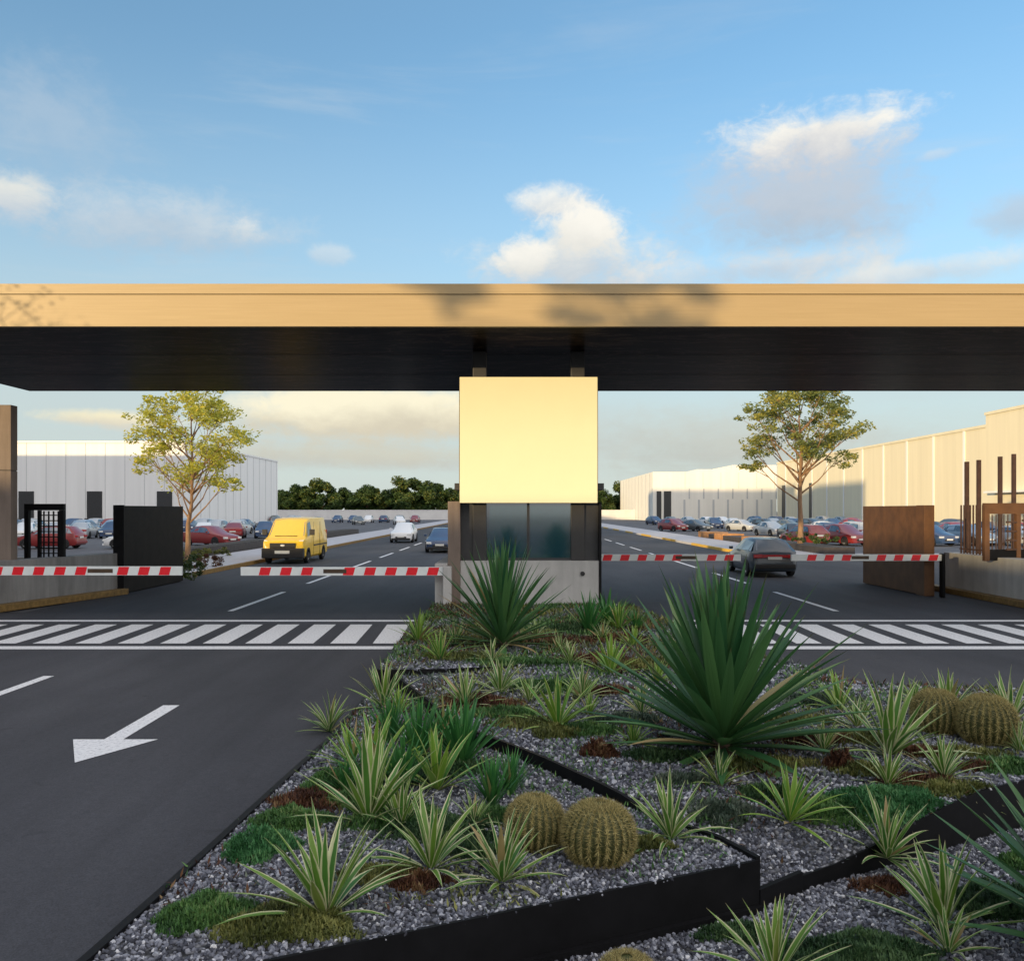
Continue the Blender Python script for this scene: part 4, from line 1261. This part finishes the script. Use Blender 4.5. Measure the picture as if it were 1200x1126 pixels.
def build_trees():
    g = 'slender young trees beside the gate'
    open_tree((-14.55, 38.2, 0.0), 'slender yellow leaved tree behind the black gate panel', 7.75, 2.7, 2.75, 2.9, 'leaf_yellow', 30, 68, .165, 21, g, .11, (.2, 0), .65, (.42, .85))
    open_tree((17.5, 51.8, .5), 'slender tree with spreading crown beside the exit car park', 9.3, 3.5, 3.65, 4.0, 'leaf_green_yellow', 30, 80, .21, 33, g, .15, (.0, 0), .5, (.55, 1.1))
    # tree line beyond the far wall
    gl = 'dark trees beyond the far boundary wall'
    src = []
    def back_tree(px, top, wpx, Y, label, k):
        x = (px-600)*Y/1000; H = 2.5+(598-top)*Y/1000; w = wpx*Y/1000/2
        if len(src) < 4:
            r = random.Random(60+k)
            t = thing('tree', label, 'tree', (x, Y, 0), 0, gl)
            mb = MB(); mb.tube([(0, 0, 0), (.1, 0, 3), (0, .1, 6)], [.45, .35, .2], 7); 
            cents = []; rads = []
            for i in range(60):
                az = r.uniform(0, 6.28); u = r.random()
                z = .6+u*8.8; rad = 5.2*math.sin(PI*min(.97, .18+.75*u))**.6*r.uniform(.35, 1)
                cents.append((math.cos(az)*rad, math.sin(az)*rad, z)); rads.append(r.uniform(.9, 1.9))
            for i in range(7):
                c = cents[i*5]; mb.tube([(0, 0, 3.5), (c[0]*.5, c[1]*.5, c[2]*.6+1), c], [.2, .12, .04], 5)
            mb.build('trunk', 'bark', t, True)
            V, F, Q = leaf_cloud(cents, rads, [r.randint(260, 420) for _ in cents], .72, .85, 60+k)
            np_mesh('crown', V, F, 'leaf_dark', t, rnd=Q, smooth=False)
            src.append(t)
        else:
            t = dup_tree(src[k % 4]); tag(t, label, 'tree', gl)
        t.location = (x, Y, 0); s = H/11.0
        t.scale = (w/6.2, w/6.2, s); t.rotation_euler = (0, 0, k*1.3)
    names = [
     (335, 572, 42, 248, 'low dark tree touching the big white warehouse corner'),
     (352, 566, 50, 250, 'dark tree behind the yellow van roof'),
     (378, 559, 56, 247, 'rounded taller dark tree just right of the van'),
     (405, 570, 44, 251, 'lower dark tree between the two rounded ones'),
     (430, 566, 50, 248, 'rounded dark tree above the middle of the far wall'),
     (458, 572, 40, 252, 'low dark tree left of the brightest crown'),
     (478, 556, 62, 249, 'tallest dark tree with sunlit top left of the gatehouse'),
     (508, 562, 52, 250, 'dark tree with sunlit top beside the gatehouse sign'),
     (532, 568, 46, 253, 'dark tree half hidden by the gatehouse sign'),
     (706, 572, 40, 262, 'dark tree just right of the gatehouse sign'),
     (728, 562, 40, 268, 'dark tree behind the left end of the far stepped warehouse'),
     (742, 560, 28, 272, 'small sunlit tree top above the far stepped warehouse'),
    ]
    for k, a in enumerate(names): back_tree(*a, k)
    # street trees behind and beside the viewer; their shade falls on the canopy
    gs = 'roadside trees out of view'
    open_tree((-18.4, 8.2, 0), 'roadside tree beside the entry road, out of view', 8.1, 3.2, 1.7, 4.6, 'leaf_olive', 8, 5, .15, 41, gs, .15)
    # the two whose shade falls on the middle of the fascia stand well back, clear of the line to the sign
    a = open_tree((-29.7, -20.3, 0), 'roadside tree behind the viewer, out of view', 13.0, 10.6, 1.5, 11.5, 'leaf_olive', 11, 60, .22, 43, gs, .10, cr=(.3, .6))
    b = open_tree((-31.75, -20.3, 0), 'leaning roadside tree behind the viewer, out of view', 13.3, 11.8, .6, 12.0, 'leaf_olive', 6, 60, .22, 47, gs, .10, (-1.85, 0), cr=(.25, .45), late=True)
    # shrubs by the pavement start
    gp = 'low shrubs beside the pavements'
    def shrub(x, y, z, w, d, h, mat, label, seed, n=16):
        r = random.Random(seed)
        cents = [((r.random()-.5)*w, (r.random()-.5)*d, r.uniform(.15, 1)*h) for _ in range(n)]
        V, F, Q = leaf_cloud(cents, [r.uniform(.12, .3)*max(h, .6) for _ in cents], [90]*n, .10, .9, seed)
        o = np_mesh('shrub', V, F, mat, rnd=Q, smooth=False, loc=(x, y, z)); tag(o, label, 'shrub', gp)
    shrub(-11.75, 31.3, 0, .7, 1.6, .8, 'leaf_dark', 'dark shrub at the end of the black gate panel', 1)
    shrub(-12.9, 35.2, .1, 1.0, 2.5, .5, 'cover_brown', 'reddish shrub under the yellow tree', 2)
    shrub(-15.1, 41.0, .1, 1.0, 7, .45, 'cover_olive', 'long olive shrub row between the pavement and the dark planter', 3, 40)
    shrub(17.6, 50.5, .6, 1.4, 7, .5, 'leaf_dark', 'dark shrub row in the planter under the spreading tree', 4, 36)

build_trees()

# ================================================================== vehicles
SEDAN = dict(st=[(-2.25, .32, .50, .55, .60, .48), (-2.17, .22, .64, .69, .76, .60), (-1.90, .19, .73, .79, .84, .70), (-1.02, .18, .86, .93, .875, .74),
                 (-.25, .18, .90, 1.37, .88, .57), (.25, .18, .91, 1.43, .88, .59), (.95, .18, .93, 1.37, .88, .57), (1.55, .20, .95, 1.01, .865, .70),
                 (2.08, .24, .93, .98, .83, .68), (2.21, .30, .82, .87, .78, .62), (2.25, .36, .50, .54, .72, .56)], ws=(3, 4), rw=(6, 7), wheels=(-1.38, 1.32), wr=.31)
HATCH = dict(st=[(-2.0, .32, .54, .60, .60, .48), (-1.93, .22, .70, .76, .76, .60), (-1.65, .19, .80, .87, .83, .70), (-.95, .18, .92, 1.0, .865, .74),
                 (-.20, .18, .96, 1.48, .87, .58), (.40, .18, .97, 1.53, .87, .60), (1.45, .18, 1.0, 1.46, .87, .57), (1.86, .22, 1.0, 1.07, .85, .68),
                 (1.95, .26, .90, .94, .81, .64), (2.0, .36, .52, .56, .76, .58)], ws=(3, 4), rw=(6, 7), wheels=(-1.22, 1.25), wr=.32)
VAN = dict(st=[(-2.55, .38, .78, .84, .82, .74), (-2.48, .28, 1.02, 1.07, .94, .84), (-2.30, .26, 1.10, 1.16, .97, .86), (-1.85, .25, 1.20, 1.30, .98, .88),
               (-1.20, .25, 1.26, 2.00, .99, .78), (-.80, .25, 1.26, 2.12, .99, .82), (1.0, .25, 1.26, 2.15, .99, .82), (2.40, .27, 1.26, 2.14, .99, .82),
               (2.52, .30, 1.24, 2.06, .97, .78), (2.55, .40, 1.20, 1.98, .93, .74)], ws=(3, 4), rw=None, wheels=(-1.65, 1.55), wr=.34)

def ring(s):
    y, zb, zbelt, zt, w, wt = s
    half = [(0, zb), (w*.90, zb), (w*.99, zb+.10), (w, zb+(zbelt-zb)*.55), (w*.975, zbelt), (wt, zt-.035), (wt*.86, zt), (0, zt+.018)]
    pts = half+[(-x, z) for x, z in half[-2:0:-1]]
    return [(x, y, z) for x, z in pts]

def vehicle(spec, paint, label, cat, name, group=None, detail=True, kind='car', band=False):
    st = spec['st']
    t = thing(name, label, cat, (0, 0, 0), 0, group)
    rings = [ring(s) for s in st]
    n = len(rings[0])
    mb = MB()
    vs = [p for r_ in rings for p in r_]
    fs = []
    for i in range(len(rings)-1):
        for k in range(n): fs.append((i*n+k, i*n+(k+1) % n, (i+1)*n+(k+1) % n, (i+1)*n+k))
    fs.append(tuple(range(n))); fs.append(tuple((len(rings)-1)*n+k for k in range(n)))
    mb.add(vs, fs)
    mb.build('body', paint, t, True)
    # glazing
    def quad_out(q, off):
        q = [Vector(p) for p in q]
        nn = (q[1]-q[0]).cross(q[2]-q[0]).normalized()
        c = sum(q, Vector())/len(q)
        if nn.dot(c-Vector((0, c.y, .8))) < 0: nn = -nn
        return [p+nn*off for p in q]
    def pane(name_, a, b, sh=.06):
        A, B = rings[a], rings[b]
        q = [Vector(A[5]), Vector(A[9]), Vector(B[9]), Vector(B[5])]
        c = sum(q, Vector())/4
        q = [c+(p-c)*(1-sh) for p in q]
        q = quad_out(q, .016)
        m_ = MB(); lift = Vector((0, 0, .012))
        m1, m2 = (q[0]+q[1])/2+lift*1.5, (q[2]+q[3])/2+lift*1.5
        m_.add([q[0], m1, m2, q[3], q[1], q[2]], [(0, 1, 2, 3), (1, 4, 5, 2)])
        m_.build(name_, 'car_glass', t, True)
    ws = spec['ws']; pane('windscreen', *ws)
    if spec['rw']: pane('rear_window', *spec['rw'])
    i0 = ws[0]; i1 = spec['rw'][1] if spec['rw'] else 5
    for sg in (1, -1):
        m_ = MB()
        for i in range(i0, i1):
            A, B = st[i], st[i+1]
            def pt(s, u):
                y, zb, zbelt, zt, w, wt = s
                lo = Vector((w*.975, y, zbelt)); hi = Vector((wt, y, zt-.035))
                return lo.lerp(hi, u)
            first, last = i == i0, (i == i1-1)
            pa, pb, pc, pd = pt(A, .10), pt(B, .10), pt(B, .86), pt(A, .86)
            if first: pa = pa.lerp(pb, .22); pd = pa.lerp(pc, .30)
            if last and spec['rw']: pb = pb.lerp(pa, .25); pc = pb.lerp(pd, .35)
            else:
                pb = pb.lerp(pa, .04); pc = pc.lerp(pd, .04)
            q = [pa, pb, pc, pd]
            q = [Vector((p.x+.012, p.y, p.z+.004)) for p in q]
            m_.add([(sg*p.x, p.y, p.z) for p in q], [(0, 1, 2, 3)])
        m_.build('side_window', 'car_glass', t)
    # wheels with dark arches
    wr = spec['wr']
    ar = MB()
    for wy in spec['wheels']:
        for sg in (1, -1):
            xo = sg*.905 if kind != 'van' else sg*1.0
            w_ = MB()
            N = 18
            prof = [(wr*.60, 0), (wr*.93, 0), (wr, -.03), (wr, -.19), (wr*.6, -.21)]
            vs = []; fs = []
            for j, (rr_, dx) in enumerate(prof):
                for k in range(N):
                    a = 2*PI*k/N
                    vs.append((xo+sg*dx, wy+rr_*math.cos(a), wr+rr_*math.sin(a)))
            for j in range(len(prof)-1):
                for k in range(N): fs.append((j*N+k, j*N+(k+1) % N, (j+1)*N+(k+1) % N, (j+1)*N+k))
            w_.add(vs, fs)
            wo = w_.build('wheel', 'tyre', t, True)
            w_ = MB()
            c = [(xo-sg*.005, wy, wr)]
            vs = [(xo-sg*.03, wy, wr)]
            for k in range(20):
                a = 2*PI*k/20; rr_ = wr*.62
                vs.append((xo-sg*(.012 if (k//2) % 2 else .03), wy+rr_*math.cos(a), wr+rr_*math.sin(a)))
            w_.add(vs, [(0, 1+k, 1+(k+1) % 20) for k in range(20)])
            w_.build('rim', 'rim_metal', wo)
            xb = sg*(.892 if kind != 'van' else 1.0)
            vs = [(xb, wy+wr*1.17*math.cos(a), wr+wr*1.17*math.sin(a)) for a in np.linspace(-.25, PI+.25, 16)]
            ar.add(vs+[(p[0]-sg*.06, p[1], p[2]) for p in vs], [tuple(range(16))]+[(k, k+1, 17+k, 16+k) for k in range(15)])
    ar.build('wheel_arch', 'black_plastic', t)
    yf, yr = st[0][0], st[-1][0]
    W = .875 if kind != 'van' else .98
    # lamps, plates, trims
    for sg in (1, -1):
        m_ = MB()
        if kind == 'van':
            m_.add([(sg*.62, -2.56, .80), (sg*.90, -2.50, .80), (sg*.93, -2.36, 1.12), (sg*.74, -2.47, 1.10), (sg*.62, -2.50, .82), (sg*.90, -2.42, .82), (sg*.93, -2.30, 1.10), (sg*.74, -2.40, 1.08)],
                   [(0, 1, 2, 3), (0, 1, 5, 4), (1, 2, 6, 5), (2, 3, 7, 6), (3, 0, 4, 7)])
        else:
            z0 = st[1][2]-.12
            m_.box(min(sg*.48, sg*.78), max(sg*.48, sg*.78), yf-.015, yf+.16, z0, z0+.13)
        m_.build('headlight', 'head_lamp', t, bevel=.015)
        m_ = MB(); z1 = st[-2][2]-.06
        if kind == 'van': m_.box(min(sg*.80, sg*.95), max(sg*.80, sg*.95), yr-.08, yr+.02, .9, 1.5)
        else: m_.box(min(sg*.46, sg*.79), max(sg*.46, sg*.79), yr-.14, yr+.012, z1-.08, z1+.06)
        m_.build('taillight', 'tail_lamp', t, bevel=.012)
        m_ = MB()
        mz, my = (1.32, -1.55) if kind == 'van' else (st[3][2]+.08, st[3][0]+.32)
        s_ = 1.6 if kind == 'van' else 1.0
        m_.box(min(sg*(W+.03), sg*(W+.03+.15*s_)), max(sg*(W+.03), sg*(W+.03+.15*s_)), my-.04, my+.06, mz, mz+.12*s_**1.8)
        m_.build('mirror', 'black_plastic' if kind == 'van' else paint, t, bevel=.02)
    m_ = MB()
    if kind == 'van':
        m_.box(-.60, .60, -2.60, -2.45, .74, .98); m_.build('grille', 'black_plastic', t, bevel=.02)
        m_ = MB(); m_.box(-.97, .97, -2.66, -2.30, .27, .735); m_.build('bumper', 'black_plastic', t, bevel=.04)
        m_ = MB(); m_.box(-.34, .34, -2.685, -2.661, .49, .63); m_.build('number_plate', 'number_plate', t)
        m_ = MB(); m_.tube([(0, -2.615, .87), (0, -2.600, .87)], [.07, .07], 14)
        for i, v in enumerate(m_.v): m_.v[i] = (v[0]*1.5, v[1], .87+(v[2]-.87)*.7)
        m_.build('badge', 'head_lamp', t)
        m_ = MB(); m_.box(-.52, .52, -1.99, -1.80, 1.285, 1.305); m_.build('wiper_cowl', 'black_plastic', t)
        m_ = MB()
        for sg in (1, -1):
            for y in (-.62, .72, .76): m_.box(sg*.9905-.004, sg*.9905+.004, y, y+.014, .35, 1.95)
            m_.box(sg*.995-.008, sg*.995+.008, -.6, 2.3, .78, .84)
        m_.build('door_seams', 'black_plastic', t)
    else:
        m_.box(-.42, .42, yf-.018, yf+.06, st[1][1]+.14, st[1][1]+.26); m_.build('grille', 'black_plastic', t)
        m_ = MB(); m_.box(-.26, .26, yf-.030, yf-.019, .42, .53); m_.build('number_plate', 'number_plate', t)
        m_ = MB(); m_.box(-.26, .26, yr+.014, yr+.026, .60 if kind == 'sedan' else .7, .71 if kind == 'sedan' else .81); m_.build('number_plate', 'number_plate', t)
        m_ = MB(); m_.box(-.76, .76, yr-.12, yr+.05, .34, .52); m_.build('bumper', 'black_plastic' if detail else paint, t, bevel=.03)
        m_ = MB(); m_.box(-.72, .72, yf-.05, yf+.1, .22, .36); m_.build('bumper', 'black_plastic' if detail else paint, t, bevel=.03)
        if kind == 'sedan' or band:
            m_ = MB(); m_.box(-.455, .455, yr-.10, yr+.006, z1-.06, z1+.05); m_.build('rear_reflector', 'tail_lamp', t)
    return t

def build_vehicles():
    v = vehicle(VAN, 'paint_yellow', 'yellow delivery van driving towards the gate in the entry lane', 'van', 'delivery_van', kind='van')
    v.location = (-10.68, 42.3, 0)
    c = vehicle(HATCH, 'paint_white', 'white car driving behind the yellow van on the entry road', 'car', 'car', 'cars on the road', kind='hatch')
    c.location = (-8.55, 67.6, 0)
    c = vehicle(SEDAN, 'paint_blue', 'dark blue car half hidden by the gatehouse pillar', 'car', 'car', 'cars on the road', kind='sedan')
    c.location = (-4.25, 52.3, 0)
    c = vehicle(HATCH, 'paint_green_grey', 'dark grey car leaving through the exit lane, seen from behind', 'car', 'car', 'cars on the road', kind='hatch', band=True)
    c.location = (9.84, 33.9, 0); c.rotation_euler = (0, 0, PI-.02); c.scale = (1.0, 1.05, .95)
    # parked cars
    paints = ['paint_silver', 'paint_white', 'paint_blue', 'paint_silver', 'paint_black', 'paint_grey', 'paint_paleblue', 'paint_blue', 'paint_white', 'paint_red', 'paint_grey']
    word = {'paint_silver': 'silver', 'paint_white': 'white', 'paint_blue': 'dark blue', 'paint_red': 'dark red', 'paint_black': 'black', 'paint_grey': 'grey', 'paint_paleblue': 'pale blue'}
    src = {}
    lists = []
    r = random.Random(5)
    def get(kind, p):
        k = (kind, p)
        if k not in src:
            src[k] = vehicle(SEDAN if kind == 'sedan' else HATCH, p, None, 'car', 'car', kind=kind, detail=False); return src[k]
        return dup_tree(src[k])
    def row(lot, rowname, Y, x0, x1, step, prob, turn, forced=None):
        cars = []
        x = x0
        i = 0
        while x <= x1:
            if forced or r.random() < prob:
                p = forced[i] if forced else r.choice(paints)
                cars.append((x, p))
            x += step; i += 1
            if forced and i >= len(forced): break
        seen = {}
        tot = {}
        for x, p in cars: tot[p] = tot.get(p, 0)+1
        ords = ['first', 'second', 'third', 'fourth', 'fifth', 'sixth', 'seventh', 'eighth', 'ninth', 'tenth']
        for x, p in cars:
            kind = r.choice(['sedan', 'hatch'])
            o = get(kind, p)
            o.location = (x, Y+r.uniform(-.3, .3), -.03)
            o.rotation_euler = (0, 0, (turn if r.random() < .7 else turn+PI)+r.uniform(-.03, .03))
            seen[p] = seen.get(p, 0)+1
            if tot[p] == 1: lab = f'only {word[p]} car in the {rowname}, {lot} car park'
            else: lab = f'{ords[min(9, seen[p]-1)]} {word[p]} car from the left, {rowname}, {lot} car park'
            tag(o, lab, 'car', f'cars parked in the {lot} car park')
    # entry side
    row('entry', 'nearest row', 56.5, -30.6, -20, 6.0, 1, PI/2, ['paint_red', 'paint_white'])
    row('entry', 'second row', 61.5, -21.8, -19, 2.9, 1, PI/2-.5, ['paint_red'])
    row('entry', 'third row', 78, -44.6, -22.5, 2.75, .62, .25)
    row('entry', 'fourth row', 92, -54, -24, 2.75, .72, 0)
    row('entry', 'fifth row', 108, -64, -26, 2.75, .75, 0)
    row('entry', 'row before last', 150, -45, -18.4, 3.6, .75, .3)
    row('entry', 'last row', 176, -52, -18.4, 3.2, .7, 0)
    # exit side
    row('exit', 'nearest row', 62, 21.2, 40, 3.0, 1, .25, ['paint_red', 'paint_red', 'paint_white', 'paint_blue', 'paint_paleblue', 'paint_silver', 'paint_black'])
    row('exit', 'second row', 73, 24.0, 46, 2.8, .8, 0)
    row('exit', 'third row', 86, 26.0, 54, 2.75, .85, .2)
    row('exit', 'fourth row', 104, 19.6, 58, 2.8, .72, .5)
    row('exit', 'fifth row', 120, 20, 58, 2.8, .7, 0)
    row('exit', 'row by stepped warehouse', 150, 19, 58, 3.0, .6, .3)

build_vehicles()

# ================================================================== world, sun, camera
SKY_STRENGTH = .15
EXPOSURE = 1.25

def build_world():
    w = bpy.data.worlds.new('World'); scene.world = w
    w.use_nodes = True
    nt = w.node_tree
    bg = nt.nodes['Background']
    sky = nt.nodes.new('ShaderNodeTexSky')
    sky.sky_type = 'NISHITA'
    sky.sun_disc = False
    sky.sun_elevation = SUN_EL
    sky.sun_rotation = PI+SUN_AZ
    sky.altitude = 200; sky.air_density = 1.0; sky.dust_density = .15; sky.ozone_density = 2.6
    tc = nt.nodes.new('ShaderNodeTexCoord')
    D = tc.outputs['Generated']
    sp = nt.nodes.new('ShaderNodeSeparateXYZ'); nt.links.new(D, sp.inputs[0])
    mn = lambda *a, **k: math_n(nt, *a, **k)
    az = mn('ARCTAN2', sp.outputs[0], sp.outputs[1])
    el = mn('ARCSINE', sp.outputs[2])
    # cloud noise laid out by azimuth and elevation
    cv = nt.nodes.new('ShaderNodeCombineXYZ')
    nt.links.new(az, cv.inputs[0]); nt.links.new(mn('MULTIPLY', el, 1.5), cv.inputs[1])
    n1 = noise(nt, 9.0, 9, .62, cv.outputs[0], .3)
    cv2 = nt.nodes.new('ShaderNodeCombineXYZ')
    nt.links.new(mn('MULTIPLY', az, .35), cv2.inputs[0]); nt.links.new(mn('MULTIPLY', el, 2.6), cv2.inputs[1])
    n2 = noise(nt, 6.0, 8, .6, cv2.outputs[0], .4)
    n3 = noise(nt, 38.0, 6, .65, cv.outputs[0], .5)
    def smooth(x, a, b):
        m = nt.nodes.new('ShaderNodeMapRange'); m.interpolation_type = 'SMOOTHSTEP'
        m.inputs['From Min'].default_value = a; m.inputs['From Max'].default_value = b
        nt.links.new(x, m.inputs['Value']); return m.outputs[0]
    def blob(px, py, rx, ry, amp=1.0, nz=n1, lo=.0, hi=.45, k=1.5, fine=.8):
        a = math.atan((px-HX)/FPX); e = math.atan((HY-py)/FPX*math.cos(a))
        ax = rx/FPX*math.cos(a)**2; ey = ry/FPX*math.cos(a)
        u = mn('MULTIPLY', mn('SUBTRACT', az, a), 1/ax); v = mn('MULTIPLY', mn('SUBTRACT', el, e), 1/ey)
        d = mn('SUBTRACT', 1.0, mn('SQRT', mn('ADD', mn('MULTIPLY', u, u), mn('MULTIPLY', v, v))))
        f = mn('ADD', mn('ADD', d, mn('MULTIPLY', mn('SUBTRACT', nz, .5), k)), mn('MULTIPLY', mn('SUBTRACT', n3, .5), fine))
        return mn('MULTIPLY', smooth(f, lo, hi+.22), amp), v
    def S(c, s=1.0):  # a colour as it should appear, undoing strength and exposure
        return tuple(x*s/(SKY_STRENGTH*2**EXPOSURE) for x in c)
    tint = mixc(nt, 1.0, sky.outputs[0], SKY_TINT, 'MULTIPLY')
    col = tint
    # pale evening layer near the horizon
    lowf = smooth(el, .29, .07)
    lowf = mn('MULTIPLY', lowf, mn('ADD', .62, mn('MULTIPLY', n2, .45)), clamp=True)
    col = mixc(nt, lowf, col, S((.60, .60, .53)))
    # streaks everywhere, soft
    vb = mn('MULTIPLY', smooth(n2, .52, .80), smooth(el, .75, .15))
    col = mixc(nt, mn('MULTIPLY', vb, .55), col, S((.66, .70, .74)))
    # unseen bright cloud deck added overhead and behind the viewer for fill light
    n4 = noise(nt, 2.6, 7, .55, D, .6)
    over = smooth(el, .62, .95)
    beh = smooth(mn('SUBTRACT', mn('MULTIPLY', sp.outputs[0], .5), mn('MULTIPLY', sp.outputs[1], .8)), .0, .45)
    gaps = smooth(n4, .28, .52)
    col = mixc(nt, mn('MULTIPLY', over, gaps), col, S(FILL_DECK))
    col = mixc(nt, mn('MULTIPLY', beh, gaps), col, S(FILL_DECK_BACK))
    # dull bank of cloud added unseen around the low sun to cut its glow
    dim_bank = smooth(mn('ADD', mn('MULTIPLY', sp.outputs[0], -.64), mn('MULTIPLY', sp.outputs[1], -.77)), .45, .85)
    dim_bank = mn('MULTIPLY', dim_bank, smooth(el, .75, .30))
    col = mixc(nt, mn('MULTIPLY', dim_bank, .9), col, S((.36, .30, .27)))
    col = mixc(nt, .12, col, S((.60, .72, .74)))
    haze = mn('MULTIPLY', smooth(el, .52, .14), .50)
    col = mixc(nt, haze, col, S((.60, .70, .74)))
    white, grey, warm = S((.98, .95, .87)), S((.46, .50, .56)), S((.95, .82, .52))
    def cloud(px, py, rx, ry, amp, cols, **k):
        nonlocal col
        f, v = blob(px, py, rx, ry, amp, **k)
        sh = smooth(mn('ADD', v, mn('MULTIPLY', mn('SUBTRACT', n1, .5), 2.2)), -.7, .5)
        c = mixc(nt, sh, cols[0], cols[1])
        col = mixc(nt, f, col, c)
    cloud(935, 240, 175, 92, .85, (grey, S((.56, .60, .66))), lo=-.1, hi=.8, k=1.6)
    cloud(958, 160, 135, 42, 1.0, (S((.62, .64, .68)), white), lo=.0, hi=.5, k=1.9)
    cloud(1095, 182, 30, 9, .4, (S((.6, .66, .72)), S((.8, .8, .78))))
    cloud(1190, 250, 60, 30, .6, (grey, S((.55, .6, .66))), lo=-.1, hi=.7)
    cloud(655, 238, 62, 26, .85, (S((.62, .66, .7)), white), lo=.0, hi=.5, k=1.8)
    cloud(670, 308, 130, 44, .85, (S((.60, .63, .66)), S((.82, .82, .78))), lo=-.05, hi=.5, k=1.8)
    cloud(680, 270, 64, 46, 1.0, (S((.80, .79, .74)), white), lo=.0, hi=.4, k=1.8)
    cloud(618, 300, 46, 30, .95, (S((.78, .78, .74)), white), lo=.0, hi=.4, k=1.8)
    cloud(900, 316, 230, 30, .75, (S((.55, .60, .66)), S((.80, .80, .78))), lo=-.05, hi=.6, k=1.8)
    cloud(1060, 320, 180, 22, .7, (S((.60, .64, .68)), S((.86, .85, .80))), lo=-.05, hi=.6, k=1.8)
    cloud(15, 232, 66, 36, .75, (S((.62, .66, .70)), S((.95, .90, .78))), lo=-.05, hi=.5, k=1.7)
    cloud(190, 262, 190, 44, .65, (S((.50, .57, .65)), S((.70, .74, .76))), lo=-.1, hi=.6, k=1.9)
    cloud(288, 270, 26, 16, .6, (S((.62, .68, .72)), S((.9, .88, .82))), lo=-.05, hi=.5, k=1.7)
    cloud(385, 298, 34, 15, .4, (S((.62, .68, .72)), S((.85, .85, .82))))
    cloud(60, 140, 150, 80, .35, (S((.45, .55, .66)), S((.6, .66, .72))), lo=-.1, hi=.8, k=2.0)
    cloud(430, 485, 200, 34, 1.0, (S((.70, .64, .50)), S((1.0, .93, .70))), nz=n2, lo=-.25, hi=.25, k=1.6)
    cloud(130, 492, 120, 14, .9, (S((.74, .68, .55)), S((.98, .88, .6))), nz=n2, lo=-.1, hi=.45, k=1.6)
    cloud(420, 535, 260, 22, .7, (S((.55, .52, .45)), S((.66, .61, .48))), nz=n2, lo=-.1, hi=.6, k=1.6)
    cloud(860, 520, 300, 60, .6, (S((.50, .48, .42)), S((.60, .58, .50))), nz=n2, lo=-.1, hi=.8, k=1.3)
    nt.links.new(col, bg.inputs['Color'])
    bg.inputs['Strength'].default_value = SKY_STRENGTH

FILL_DECK = (.98, .98, 1.05)
FILL_DECK_BACK = (2.05, 1.92, 1.86)
SKY_TINT = (.80, .97, .97)
SUN_STRENGTH = 2.05
build_world()

sun = bpy.data.lights.new('Sun', 'SUN')
sun.energy = SUN_STRENGTH; sun.angle = R(.5); sun.color = (1.0, .75, .41)
so = bpy.data.objects.new('Sun', sun); COL.objects.link(so)
d = Vector((math.sin(SUN_AZ)*math.cos(SUN_EL), math.cos(SUN_AZ)*math.cos(SUN_EL), -math.sin(SUN_EL)))
so.rotation_euler = d.to_track_quat('-Z', 'Y').to_euler()
so.location = (-40, -60, 30)

cam = bpy.data.cameras.new('Camera')
co = bpy.data.objects.new('Camera', cam); COL.objects.link(co)
cam.sensor_width = 36; cam.lens = 36*FPX/1200
cam.shift_y = (HY-563)/1200
cam.clip_start = .05; cam.clip_end = 3000
co.location = (0, 0, CAM_H); co.rotation_euler = (R(90), 0, 0)
scene.camera = co

vs = scene.view_settings
vs.view_transform = 'Standard'; vs.look = 'None'; vs.exposure = EXPOSURE; vs.gamma = 1.0
scene.cycles.max_bounces = 6
scene.cycles.use_denoising = True
